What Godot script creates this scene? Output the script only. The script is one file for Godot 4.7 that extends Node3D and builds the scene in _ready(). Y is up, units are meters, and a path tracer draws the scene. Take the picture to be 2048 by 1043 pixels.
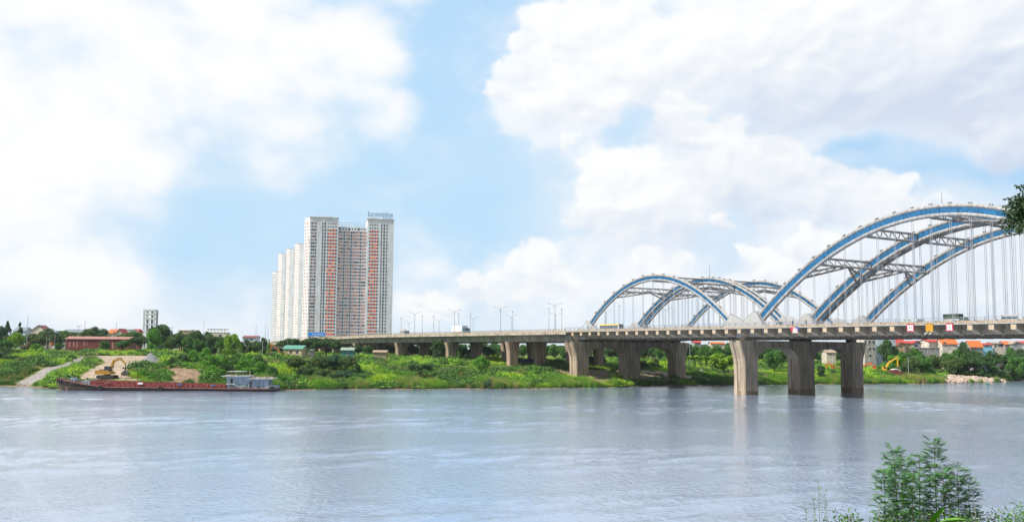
extends Node3D
# Arch bridge over a wide muddy river. World axes: x runs along the bridge, y up, z across it (towards the camera bank); metres.

const CAM := Vector3(279.817, 12.0, 201.667)
const F := 1964.835
var RT: Vector3
var UPV: Vector3
var FW: Vector3
var RH: Vector3   # camera right, level
var FH: Vector3   # camera forward, level
var M := {}
var used := {}
var nz := FastNoiseLite.new()
var masks := []
var shapes := {}

# ---------------------------------------------------------------- mesh collector
class MB:
	var v := PackedVector3Array()
	var n := PackedVector3Array()
	var c := PackedColorArray()
	var uv := PackedVector2Array()
	var col := Color(1, 1, 1)
	var tinted := false
	var mapped := false
	func tri(a: Vector3, b: Vector3, d: Vector3) -> void:
		var m := (d - a).cross(b - a).normalized()
		v.append(a); v.append(b); v.append(d)
		n.append(m); n.append(m); n.append(m)
		if tinted:
			c.append(col); c.append(col); c.append(col)
	func quad(a: Vector3, b: Vector3, d: Vector3, e: Vector3) -> void:
		tri(a, b, d); tri(a, d, e)
	func smooth_quad(a: Vector3, b: Vector3, d: Vector3, e: Vector3, na: Vector3, nb: Vector3, nd: Vector3, ne: Vector3) -> void:
		v.append_array([a, b, d, a, d, e]); n.append_array([na, nb, nd, na, nd, ne])
		if tinted:
			for i in 6: c.append(col)
	func box(p: Vector3, s: Vector3, b := Basis()) -> void:
		var x := b.x * s.x * 0.5; var y := b.y * s.y * 0.5; var z := b.z * s.z * 0.5
		quad(p - x - y + z, p - x + y + z, p + x + y + z, p + x - y + z)
		quad(p + x - y - z, p + x + y - z, p - x + y - z, p - x - y - z)
		quad(p + x - y + z, p + x + y + z, p + x + y - z, p + x - y - z)
		quad(p - x - y - z, p - x + y - z, p - x + y + z, p - x - y + z)
		quad(p - x + y + z, p - x + y - z, p + x + y - z, p + x + y + z)
		quad(p - x - y - z, p - x - y + z, p + x - y + z, p + x - y - z)
	func span(lo: Vector3, hi: Vector3) -> void:
		box((lo + hi) * 0.5, hi - lo)
	func tube(p: Vector3, q: Vector3, r0: float, r1: float, k := 8) -> void:
		path([p, q], [r0, r1], k)
	func path(pts: Array, rad: Array, k := 8, caps := true) -> void:
		var rings := []
		var nrm := []
		var side := Vector3.ZERO
		for i in pts.size():
			var t: Vector3 = (pts[mini(i + 1, pts.size() - 1)] - pts[maxi(i - 1, 0)])
			t = t.normalized()
			if side == Vector3.ZERO:
				side = t.cross(Vector3(0.31, 0.87, 0.38)).normalized()
			side = (side - t * side.dot(t)).normalized()
			var up := side.cross(t)
			var ring := []; var nn := []
			for j in k:
				var a := TAU * j / k
				var d := side * cos(a) + up * sin(a)
				nn.append(d); ring.append(pts[i] + d * rad[i])
			rings.append(ring); nrm.append(nn)
		for i in pts.size() - 1:
			for j in k:
				var m := (j + 1) % k
				smooth_quad(rings[i][j], rings[i][m], rings[i + 1][m], rings[i + 1][j], nrm[i][j], nrm[i][m], nrm[i + 1][m], nrm[i + 1][j])
		if caps:
			for j in range(1, k - 1):
				tri(rings[0][0], rings[0][j + 1], rings[0][j])
				tri(rings[-1][0], rings[-1][j], rings[-1][j + 1])
	# flat outline (in the plane spanned by ex, ey at o) given thickness along ez
	func plate(outline: Array, o: Vector3, ex: Vector3, ey: Vector3, ez: Vector3) -> void:
		var pl := PackedVector2Array(outline)
		var t := Geometry2D.triangulate_polygon(pl)
		for i in range(0, t.size(), 3):
			var q := []
			for j in 3: q.append(o + ex * pl[t[i + j]].x + ey * pl[t[i + j]].y)
			tri(q[0], q[1], q[2])
			tri(q[0] + ez, q[2] + ez, q[1] + ez)
		for i in pl.size():
			var a := o + ex * pl[i].x + ey * pl[i].y
			var j := (i + 1) % pl.size()
			var b := o + ex * pl[j].x + ey * pl[j].y
			quad(a, b, b + ez, a + ez)
	func mesh() -> ArrayMesh:
		var arr := []
		arr.resize(Mesh.ARRAY_MAX)
		arr[Mesh.ARRAY_VERTEX] = v
		arr[Mesh.ARRAY_NORMAL] = n
		if tinted: arr[Mesh.ARRAY_COLOR] = c
		if mapped: arr[Mesh.ARRAY_TEX_UV] = uv
		var m := ArrayMesh.new()
		m.add_surface_from_arrays(Mesh.PRIMITIVE_TRIANGLES, arr)
		return m

# ---------------------------------------------------------------- nodes
func numbered(called: String) -> String:
	used[called] = used.get(called, -1) + 1
	return called if used[called] == 0 else "%s_%03d" % [called, used[called]]

func tag(o: Node, label: String, category: String, group := "") -> Node:
	o.set_meta("label", label); o.set_meta("category", category)
	if group: o.set_meta("group", group)
	return o

func thing(called: String, label: String, category: String, where := Vector3.ZERO, turn := 0.0, group := "") -> Node3D:
	var o := Node3D.new()
	o.name = numbered(called)
	add_child(o)
	o.position = where; o.rotation.y = turn
	tag(o, label, category, group)
	return o

func part(parent: Node, called: String, shape, mat: Material, label := "") -> MeshInstance3D:
	var o := MeshInstance3D.new()
	o.mesh = shape.mesh() if shape is MB else shape
	o.material_override = mat
	if parent == self:
		o.name = numbered(called)
		add_child(o)
	else:
		o.name = called
		parent.add_child(o, true)
	if label: o.set_meta("label", label)
	return o

func struct(called: String, shape, mat: Material) -> MeshInstance3D:
	var o := part(self, called, shape, mat)
	o.set_meta("kind", "structure")
	return o

func copy(o: Node3D, where: Vector3, turn := 0.0, label := "", group := "") -> Node3D:
	var base := String(o.name)
	if base.length() > 4 and base[-4] == "_" and base.right(3).is_valid_int(): base = base.left(-4)
	var c: Node3D = o.duplicate()
	c.name = numbered(base)
	add_child(c)
	c.position = where; c.rotation.y = turn
	if label: c.set_meta("label", label)
	if group: c.set_meta("group", group)
	return c

func scatter(called: String, shape: Mesh, mat: Material, places: Array, tints: Array, label: String, category: String) -> void:
	var mm := MultiMesh.new()
	mm.transform_format = MultiMesh.TRANSFORM_3D
	mm.use_colors = true
	mm.mesh = shape
	mm.instance_count = places.size()
	for i in places.size():
		mm.set_instance_transform(i, places[i])
		mm.set_instance_color(i, tints[i])
	var o := MultiMeshInstance3D.new()
	o.multimesh = mm
	o.material_override = mat
	o.name = numbered(called)
	add_child(o)
	tag(o, label, category)
	o.set_meta("kind", "stuff")

# ---------------------------------------------------------------- materials (colours below are linear base colours)
func lin(r: float, g: float, b: float) -> Color:
	return Color(r, g, b).linear_to_srgb()

func flat(r: float, g: float, b: float, rough := 0.7, metal := 0.0) -> StandardMaterial3D:
	var m := StandardMaterial3D.new()
	m.albedo_color = lin(r, g, b)
	m.roughness = rough
	m.metallic = metal
	return m

func noise_image(freq: float, octaves: int, seed_: int, size := 256, sx := 1.0, kind := FastNoiseLite.TYPE_SIMPLEX_SMOOTH) -> Image:
	var f := FastNoiseLite.new()
	f.noise_type = kind; f.seed = seed_; f.frequency = freq
	f.fractal_type = FastNoiseLite.FRACTAL_FBM; f.fractal_octaves = octaves; f.fractal_gain = 0.55
	return f.get_seamless_image(int(size * sx), size)

func tint_texture(img: Image, lo: Color, hi: Color, gain := 1.0) -> ImageTexture:
	var out := Image.create(img.get_width(), img.get_height(), true, Image.FORMAT_RGB8)
	for y in img.get_height():
		for x in img.get_width():
			var t := clampf((img.get_pixel(x, y).r - 0.5) * gain + 0.5, 0, 1)
			out.set_pixel(x, y, lo.lerp(hi, t))
	out.generate_mipmaps()
	return ImageTexture.create_from_image(out)

func worn(r: float, g: float, b: float, tex: Texture2D, scale: Vector3, rough := 0.85) -> StandardMaterial3D:
	var m := flat(r, g, b, rough)
	m.albedo_texture = tex
	m.uv1_triplanar = true
	m.uv1_world_triplanar = true
	m.uv1_scale = scale
	return m

func leafy(r: float, g: float, b: float) -> StandardMaterial3D:
	var m := flat(r, g, b, 0.6)
	m.vertex_color_use_as_albedo = true
	m.cull_mode = BaseMaterial3D.CULL_DISABLED
	m.backlight_enabled = true
	m.backlight = lin(r * 0.9, g * 0.95, b * 0.5)
	return m

func make_materials() -> void:
	var grain := tint_texture(noise_image(0.02, 5, 3), Color(0.66, 0.64, 0.60), Color(1, 1, 1), 1.5)
	var streak := tint_texture(noise_image(0.025, 5, 8), Color(0.70, 0.68, 0.66), Color(1, 0.98, 0.95), 1.5)
	var paint := tint_texture(noise_image(0.03, 5, 23), Color(0.72, 0.70, 0.68), Color(1, 1, 1), 1.6)
	var faint := tint_texture(noise_image(0.03, 4, 12), Color(0.86, 0.86, 0.86), Color(1, 1, 1), 1.4)
	var rust := tint_texture(noise_image(0.03, 5, 21), Color(0.45, 0.36, 0.30), Color(1, 1, 1), 2.6)
	M.pier = worn(0.41, 0.35, 0.285, streak, Vector3(0.13, 0.016, 0.13))
	M.tide = worn(0.30, 0.215, 0.145, streak, Vector3(0.3, 0.1, 0.3))
	M.deck = worn(0.38, 0.33, 0.27, streak, Vector3(0.22, 0.1, 0.22))
	M.bracket = worn(0.58, 0.49, 0.38, streak, Vector3(0.5, 0.06, 0.5))
	M.viaduct = worn(0.40, 0.39, 0.37, paint, Vector3(0.03, 0.02, 0.03))
	M.parapet = worn(0.42, 0.36, 0.28, paint, Vector3(0.2, 0.1, 0.2))
	M.asphalt = worn(0.06, 0.06, 0.062, grain, Vector3(0.2, 0.2, 0.2))
	M.rib = worn(0.34, 0.35, 0.37, paint, Vector3(0.12, 0.05, 0.12), 0.5)
	M.casing = worn(0.38, 0.40, 0.42, faint, Vector3(0.3, 0.1, 0.3), 0.5)
	M.blue = worn(0.0, 0.125, 0.32, paint, Vector3(0.15, 0.1, 0.15), 0.55)
	M.cable = flat(0.32, 0.33, 0.38, 0.45, 0.2)
	M.rail = flat(0.20, 0.23, 0.28, 0.5)
	M.dark_steel = flat(0.05, 0.05, 0.055, 0.6)
	M.lamp_steel = flat(0.22, 0.26, 0.32, 0.45)
	M.black = flat(0.012, 0.012, 0.014, 0.55)
	M.rubber = flat(0.02, 0.02, 0.02, 0.9)
	M.glass = flat(0.03, 0.045, 0.06, 0.08)
	M.pane = flat(0.04, 0.055, 0.085, 0.15)
	M.pane_brown = flat(0.16, 0.095, 0.09, 0.3)
	M.tower = worn(0.70, 0.725, 0.79, faint, Vector3(0.03, 0.012, 0.03))
	M.tower_grey = worn(0.60, 0.60, 0.61, faint, Vector3(0.03, 0.012, 0.03))
	M.pane_pale = flat(0.34, 0.29, 0.30, 0.3)
	M.balcony_pale = flat(0.50, 0.37, 0.33, 0.6)
	M.frame_grey = worn(0.50, 0.54, 0.58, faint, Vector3(0.1, 0.1, 0.1))
	M.orange_panel = flat(0.80, 0.15, 0.07, 0.6)
	M.orange_panel2 = flat(0.74, 0.24, 0.08, 0.6)
	M.balcony = flat(0.62, 0.31, 0.26, 0.6)
	M.balcony2 = flat(0.34, 0.29, 0.33, 0.6)
	M.sign_letters = flat(0.16, 0.25, 0.38, 0.5)
	M.sign_blue = flat(0.0, 0.19, 0.62, 0.4)
	M.white = flat(0.78, 0.78, 0.78, 0.5)
	M.off_white = worn(0.66, 0.64, 0.58, grain, Vector3(0.2, 0.1, 0.2))
	M.red_sign = flat(0.42, 0.012, 0.05, 0.5)
	M.yellow_sign = worn(0.75, 0.42, 0.01, rust, Vector3(1.2, 1.2, 1.2), 0.5)
	M.barge_red = worn(0.33, 0.06, 0.055, rust, Vector3(0.25, 0.12, 0.25), 0.7)
	M.barge_dark = worn(0.085, 0.05, 0.045, rust, Vector3(0.2, 0.3, 0.2), 0.8)
	M.barge_bow = worn(0.20, 0.145, 0.085, rust, Vector3(0.25, 0.3, 0.25), 0.8)
	M.barge_pink = worn(0.36, 0.16, 0.14, rust, Vector3(0.3, 0.3, 0.3), 0.8)
	M.barge_grey = worn(0.30, 0.38, 0.48, paint, Vector3(0.2, 0.05, 0.2), 0.6)
	M.barge_roof = worn(0.46, 0.49, 0.50, grain, Vector3(0.3, 0.3, 0.3), 0.7)
	M.barge_blue = flat(0.05, 0.10, 0.24, 0.6)
	M.digger_yellow = worn(0.62, 0.36, 0.02, rust, Vector3(0.5, 0.5, 0.5), 0.5)
	M.digger_gold = worn(0.80, 0.48, 0.01, faint, Vector3(0.5, 0.5, 0.5), 0.4)
	M.digger_orange = worn(0.78, 0.15, 0.02, faint, Vector3(0.5, 0.5, 0.5), 0.4)
	M.digger_rusty = worn(0.55, 0.22, 0.03, rust, Vector3(0.5, 0.5, 0.5), 0.5)
	M.sheet_red = worn(0.22, 0.045, 0.04, rust, Vector3(0.5, 0.07, 0.5), 0.6)
	M.sheet_pale = worn(0.50, 0.25, 0.22, rust, Vector3(0.3, 0.3, 0.1), 0.5)
	M.sheet_green = worn(0.08, 0.26, 0.20, faint, Vector3(0.4, 0.1, 0.4), 0.6)
	M.sheet_teal = worn(0.03, 0.16, 0.15, faint, Vector3(0.4, 0.1, 0.4), 0.6)
	M.sheet_mint = worn(0.36, 0.52, 0.47, rust, Vector3(0.3, 0.3, 0.3), 0.6)
	M.cream = worn(0.62, 0.55, 0.36, grain, Vector3(0.2, 0.08, 0.2))
	M.wall_white = worn(0.70, 0.69, 0.66, grain, Vector3(0.15, 0.07, 0.15))
	M.wall_grey = worn(0.36, 0.37, 0.40, grain, Vector3(0.15, 0.07, 0.15))
	M.wall_blue = worn(0.40, 0.50, 0.58, faint, Vector3(0.15, 0.07, 0.15))
	M.wall_sky = worn(0.25, 0.55, 0.70, faint, Vector3(0.15, 0.07, 0.15))
	M.wall_tan = worn(0.58, 0.44, 0.24, grain, Vector3(0.15, 0.07, 0.15))
	M.tile_orange = worn(0.60, 0.17, 0.035, grain, Vector3(0.8, 0.8, 0.8), 0.7)
	M.tile_red = worn(0.50, 0.055, 0.045, grain, Vector3(0.8, 0.8, 0.8), 0.7)
	M.tile_dark = worn(0.24, 0.06, 0.05, grain, Vector3(0.8, 0.8, 0.8), 0.7)
	M.roof_slate = worn(0.20, 0.26, 0.34, grain, Vector3(0.8, 0.8, 0.8), 0.6)
	M.roof_tan = worn(0.42, 0.33, 0.25, grain, Vector3(0.8, 0.8, 0.8), 0.8)
	M.gravel = worn(0.24, 0.26, 0.31, grain, Vector3(1.5, 1.5, 1.5), 0.95)
	M.spoil = worn(0.38, 0.30, 0.22, grain, Vector3(0.8, 0.8, 0.8), 0.95)
	M.stone = flat(0.36, 0.31, 0.275, 0.9)
	M.stone.vertex_color_use_as_albedo = true
	M.bark = worn(0.12, 0.09, 0.065, grain, Vector3(2, 0.5, 2), 0.95)
	M.stem = flat(0.16, 0.11, 0.07, 0.9)
	M.dry = flat(0.32, 0.24, 0.14, 0.9)
	M.leaf_deep = leafy(0.030, 0.092, 0.014)
	M.leaf_mid = leafy(0.050, 0.155, 0.016)
	M.leaf_bright = leafy(0.095, 0.27, 0.012)
	M.leaf_lime = leafy(0.19, 0.34, 0.016)
	M.leaf_olive = leafy(0.070, 0.13, 0.024)
	M.leaf_brown = leafy(0.15, 0.13, 0.05)
	M.leaf_blue = leafy(0.030, 0.105, 0.045)
	M.cover = leafy(1, 1, 1)
	M.cover.backlight = lin(0.07, 0.13, 0.015)
	M.banana = leafy(0.075, 0.21, 0.012)
	M.skin = flat(0.35, 0.2, 0.13, 0.7)
	M.cloth_dark = flat(0.03, 0.035, 0.06, 0.9)
	M.cloth_red = flat(0.55, 0.05, 0.09, 0.9)
	M.cloth_white = flat(0.72, 0.72, 0.70, 0.9)
	M.cloth_blue = flat(0.02, 0.08, 0.35, 0.9)
	M.cloth_pink = flat(0.66, 0.42, 0.36, 0.9)
	M.canvas_green = flat(0.035, 0.06, 0.045, 0.9)
	M.van = flat(0.45, 0.52, 0.58, 0.3)
	M.bus_yellow = flat(0.78, 0.46, 0.012, 0.35)
	M.cab_teal = flat(0.05, 0.16, 0.20, 0.35)
	M.box_white = worn(0.62, 0.64, 0.68, faint, Vector3(0.4, 0.2, 0.4), 0.5)
	M.box_grey = flat(0.40, 0.42, 0.46, 0.5)
	# ground: colours come with the vertices, grain from a texture
	var g := worn(1, 1, 1, grain, Vector3(0.13, 0.13, 0.13), 0.95)
	g.vertex_color_use_as_albedo = true
	M.ground = g
	# water
	var w := flat(0.245, 0.335, 0.485, 0.07, 0.42)
	w.metallic_specular = 0.9
	M.water = w

# ---------------------------------------------------------------- picture directions to places
func ray(px: float, py: float) -> Vector3:
	return RT * ((px - 1024.0) / F) + UPV * ((521.5 - py) / F) + FW

func at(px: float, py: float, depth: float) -> Vector3:
	return CAM + ray(px, py) * depth

func on_z(px: float, py: float, z: float) -> Vector3:
	var d := ray(px, py)
	return CAM + d * ((z - CAM.z) / d.z)

func ground_hit(px: float, py: float) -> Vector3:
	var d := ray(px, py)
	var t := 200.0
	while t < 900.0:
		var p := CAM + d * t
		if p.x < shore(p.z) and p.y <= land(p.x, p.z): return p
		t += 1.0
	return CAM + d * 450.0

# ---------------------------------------------------------------- terrain
const SHORE := [[-3000, -900], [-420, -60], [-300, -5], [-241, 20.7], [-198, 35], [-163, 35.6], [-146, 35.8], [-118, 31.5], [-86, 25.4], [-58, 20.7], [-45, 15.7], [-19, 16.2], [4, 21.4], [40, 16.4], [84, 2.9], [107, 1.6], [139, -11.2], [160, -26], [166, -50], [173, -57], [260, -110], [3000, -900]]
const RISE := [[-40, -4.0], [-4, -0.7], [0, 0.0], [2.5, 0.7], [12, 2.0], [25, 3.7], [45, 5.4], [65, 6.7], [115, 8.0], [165, 8.9], [220, 9.7], [300, 10.2], [6000, 10.4]]

func table(t: Array, k: float) -> float:
	if k <= t[0][0]: return t[0][1]
	for i in t.size() - 1:
		if k <= t[i + 1][0]:
			return lerpf(t[i][1], t[i + 1][1], (k - t[i][0]) / float(t[i + 1][0] - t[i][0]))
	return t[-1][1]

func shore(z: float) -> float:
	return table(SHORE, z) + nz.get_noise_2d(z * 3.0, 7.0) * 1.6

func land(x: float, z: float) -> float:
	var d := shore(z) - x
	var h := table(RISE, d)
	if h > 0.0:
		h *= lerpf(0.80, 1.06, smoothstep(-90.0, 110.0, z))
		h += nz.get_noise_2d(x * 1.3, z * 1.3) * 0.5 * clampf(d / 20.0, 0.0, 1.0)
	return h

func near_land(x: float, z: float) -> float:
	var d := x - (252.0 + nz.get_noise_2d(z * 2.0, 90.0) * 2.0)
	return table([[-30, -4.0], [0, 0.0], [4, 1.4], [12, 4.6], [20, 8.4], [24, 10.3], [200, 10.5]], d)

func mask(px_list: Array) -> PackedVector2Array:
	var o := PackedVector2Array()
	for p in px_list:
		var g := ground_hit(p[0], p[1])
		o.append(Vector2(g.x, g.z))
	return o

func cover_at(x: float, z: float) -> int:
	var j := Vector2(x + nz.get_noise_2d(x * 6.0, z * 6.0) * 1.6, z + nz.get_noise_2d(x * 6.0 + 60.0, z * 6.0) * 1.6)
	for i in masks.size():
		if Geometry2D.is_point_in_polygon(j, masks[i]): return i + 1
	if x > -30.0 and x < 16.0 and z > -60.0 and z < 0.0 + nz.get_noise_2d(x * 4.0, 3.0) * 4.0:
		return 4
	return 0

const SOIL := [Color(0.085, 0.13, 0.03), Color(0.40, 0.33, 0.265), Color(0.28, 0.275, 0.285), Color(0.26, 0.18, 0.12), Color(0.27, 0.215, 0.17), Color(0.30, 0.25, 0.21), Color(0.34, 0.29, 0.25)]

func spaced(lo: float, hi: float, step: float, outer: Array) -> Array:
	var o := []
	for k in outer:
		if k < lo: o.append(float(k))
	var t := lo
	while t < hi:
		o.append(t); t += step
	o.append(hi)
	for k in outer:
		if k > hi: o.append(float(k))
	return o

func build_land() -> void:
	masks = [
		mask([[150, 762], [150, 752], [176, 742], [204, 727], [205, 720], [180, 716], [158, 715], [176, 711.5], [235, 710.5], [290, 711], [312, 714], [312, 722], [286, 729], [262, 736], [250, 746], [262, 756], [284, 764]]),
		mask([[22, 772], [64, 770], [98, 752], [136, 733], [170, 720], [176, 713.5], [160, 715], [124, 729], [78, 744], [50, 757]]),
		mask([[336, 738], [352, 736], [372, 738], [392, 736], [402, 748], [414, 768], [330, 768]]),
		mask([[855, 729], [960, 731], [1060, 730], [1110, 735], [1150, 742], [1120, 745], [1040, 738], [900, 735]]),
		mask([[1380, 731], [1480, 733], [1560, 733], [1640, 736], [1640, 741], [1500, 744], [1440, 751], [1392, 741]]),
		mask([[1884, 760], [1900, 748], [1908, 744], [1950, 746], [1972, 748], [1962, 755], [1996, 757], [2012, 764], [2005, 767.5], [1890, 769]])]
	var xs := spaced(-112.0, 46.0, 1.25, [-9000, -5000, -2500, -1500, -1000, -700, -520, -400, -320, -260, -215, -180, -155, -140, -130, -121, 70, 110])
	var zs := spaced(-230.0, 214.0, 1.25, [-9000, -4000, -2000, -1000, -600, -420, -340, -300, -270, -250, -240, 222, 235, 260, 300, 400, 700, 1500, 4000, 9000])
	var nx := xs.size()
	var pos := PackedVector3Array(); var cols := PackedColorArray(); var nrm := PackedVector3Array()
	for z in zs:
		var s: float = shore(z)
		for x in xs:
			var h := land(x, z)
			var k := cover_at(x, z) if x > -140.0 and x < s + 2.0 and z > -230.0 and z < 214.0 else 0
			if k > 6: k = 0
			var c: Color = SOIL[k]
			if k == 0:
				var t := clampf(nz.get_noise_2d(x * 2.2, z * 2.2 + 300.0) * 1.4 + 0.5, 0.0, 1.0)
				c = Color(0.08, 0.125, 0.022).lerp(Color(0.20, 0.23, 0.045), t)
				if s - x < 1.0: c = Color(0.21, 0.16, 0.11)
			elif k == 1:
				h += 0.0
			c = c * (1.0 + 0.22 * nz.get_noise_2d(x * 9.0, z * 9.0))
			if k == 1: c = c * (1.0 + 0.30 * nz.get_noise_2d(x * 5.0 - z * 9.0 + 40.0, z * 3.0 + x * 30.0) + 0.25 * nz.get_noise_2d(x * 22.0, z * 22.0))
			if k == 3: c = c * (1.0 + 0.8 * nz.get_noise_2d(x * 16.0 + 40.0, z * 16.0))
			c.a = 1.0
			pos.append(Vector3(x, h, z)); cols.append(c)
	for j in zs.size():
		for i in nx:
			var a := pos[j * nx + mini(i + 1, nx - 1)] - pos[j * nx + maxi(i - 1, 0)]
			var b := pos[mini(j + 1, zs.size() - 1) * nx + i] - pos[maxi(j - 1, 0) * nx + i]
			nrm.append(b.cross(a).normalized())
	var idx := PackedInt32Array()
	for j in zs.size() - 1:
		for i in nx - 1:
			var a := j * nx + i
			idx.append_array([a, a + 1, a + nx + 1, a, a + nx + 1, a + nx])
	struct("ground", indexed(pos, nrm, cols, idx), M.ground)
	# the bank the camera stands on
	pos = PackedVector3Array(); cols = PackedColorArray(); nrm = PackedVector3Array(); idx = PackedInt32Array()
	xs = spaced(244.0, 290.0, 1.5, [225, 320, 400, 700, 2000, 6000])
	zs = spaced(120.0, 230.0, 2.0, [-6000, -2000, -600, -200, 0, 60, 100, 260, 340, 600, 2000, 6000])
	nx = xs.size()
	for z in zs:
		for x in xs:
			pos.append(Vector3(x, near_land(x, z) + nz.get_noise_2d(x * 5.0, z * 5.0) * 0.25, z))
			cols.append(Color(0.07, 0.10, 0.03) if x > 254.0 else Color(0.2, 0.15, 0.1))
			nrm.append(Vector3.UP)
	for j in zs.size() - 1:
		for i in nx - 1:
			var a := j * nx + i
			idx.append_array([a, a + 1, a + nx + 1, a, a + nx + 1, a + nx])
	struct("near_bank", indexed(pos, nrm, cols, idx), M.ground)

func indexed(pos: PackedVector3Array, nrm: PackedVector3Array, cols: PackedColorArray, idx: PackedInt32Array) -> ArrayMesh:
	var arr := []
	arr.resize(Mesh.ARRAY_MAX)
	arr[Mesh.ARRAY_VERTEX] = pos; arr[Mesh.ARRAY_NORMAL] = nrm
	if cols.size(): arr[Mesh.ARRAY_COLOR] = cols
	arr[Mesh.ARRAY_INDEX] = idx
	var m := ArrayMesh.new()
	m.add_surface_from_arrays(Mesh.PRIMITIVE_TRIANGLES, arr)
	return m

# real waves: finer cells on the side of the near bank
func build_water() -> void:
	var w1 := FastNoiseLite.new(); w1.seed = 5; w1.frequency = 0.02; w1.fractal_octaves = 2; w1.noise_type = FastNoiseLite.TYPE_SIMPLEX_SMOOTH
	var w2 := FastNoiseLite.new(); w2.seed = 6; w2.frequency = 0.16; w2.fractal_octaves = 3; w2.fractal_gain = 0.55; w2.noise_type = FastNoiseLite.TYPE_SIMPLEX_SMOOTH
	var pos := PackedVector3Array(); var idx := PackedInt32Array(); var nrm := PackedVector3Array()
	# rows run across the view at growing distance from the camera bank, columns fan out along the river
	var rows := []
	var t := 36.0
	while t < 560.0:
		rows.append(t); t += 0.34 + (t - 36.0) * 0.0042
	var cols := 460
	var side := 0.62
	for d in rows:
		for i in cols + 1:
			var s: float = lerpf(-side, side, float(i) / cols) * d
			var p: Vector3 = Vector3(CAM.x, 0, CAM.z) + FH * d + RH * s
			var calm := clampf(0.75 + w1.get_noise_2d((p.x * 0.84 + p.z * 0.54) * 1.3, (p.z * 0.84 - p.x * 0.54) * 0.35) * 1.9, 0.12, 1.9)
			# crests lie across the view, as the wind blows from the far bank
			var u := p.x * 0.97 - p.z * 0.2
			var v := p.z * 0.55 + p.x * 0.12
			p.y = w2.get_noise_2d(u * 1.0, v) * 0.085 * calm + w2.get_noise_2d(u * 0.33 + 50.0, v * 0.3) * 0.11 * calm
			pos.append(p)
	var n := cols + 1
	for j in rows.size():
		for i in n:
			var a := pos[j * n + mini(i + 1, cols)] - pos[j * n + maxi(i - 1, 0)]
			var b := pos[mini(j + 1, rows.size() - 1) * n + i] - pos[maxi(j - 1, 0) * n + i]
			nrm.append(a.cross(b).normalized())
	for j in rows.size() - 1:
		for i in cols:
			var a := j * n + i
			idx.append_array([a, a + n + 1, a + 1, a, a + n, a + n + 1])
	# still sheet a little lower that carries the river on beyond the waves
	var base := pos.size()
	for q in [Vector3(-1500, -0.22, -6000), Vector3(320, -0.22, -6000), Vector3(320, -0.22, 6000), Vector3(-1500, -0.22, 6000)]:
		pos.append(q); nrm.append(Vector3.UP)
	idx.append_array([base, base + 1, base + 2, base, base + 2, base + 3])
	var img := noise_image(0.035, 5, 77, 512)
	img.convert(Image.FORMAT_RGBA8)
	img.bump_map_to_normal_map(5.0)
	img.generate_mipmaps()
	M.water.normal_enabled = true
	M.water.normal_texture = ImageTexture.create_from_image(img)
	M.water.normal_scale = 0.34
	M.water.uv1_triplanar = true
	M.water.uv1_world_triplanar = true
	M.water.uv1_scale = Vector3(0.09, 0.05, 0.05)
	struct("river_water", indexed(pos, nrm, PackedColorArray(), idx), M.water)

# ---------------------------------------------------------------- sky
const CLOUDS := [   # bearing and height in steps of 1/34 degree (1024, 698: ahead on the horizon), spread, weight
	[150, 150, 420, 280, 1.15], [110, 440, 200, 200, 0.95], [250, 585, 120, 80, 0.8], [600, 80, 230, 110, 0.95], [720, 200, 120, 70, 0.6], [850, 5, 90, 45, 0.9],
	[450, 490, 140, 150, -1.1], [900, 180, 75, 170, -1.2], [640, 420, 190, 110, -0.5],
	[1350, 120, 330, 120, 1.5], [1180, 60, 160, 60, 0.6], [1760, 70, 350, 110, 1.1], [1880, 220, 320, 100, 1.4], [1110, 240, 140, 70, 1.0],
	[1285, 232, 46, 26, -0.9], [1248, 274, 40, 24, -0.8], [1255, 390, 110, 85, 1.9], [1430, 330, 120, 90, 1.1], [1570, 340, 90, 60, 1.0], [1650, 450, 170, 70, 0.8],
	[1690, 322, 120, 24, -0.9], [1920, 372, 200, 32, -0.9], [1480, 560, 430, 80, 0.9], [1100, 570, 190, 80, 0.85], [1870, 540, 260, 80, 1.0],
	[980, 420, 100, 130, -0.8], [850, 612, 80, 34, 0.9], [515, 590, 45, 50, 0.9], [680, 560, 130, 60, -0.5]]

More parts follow.
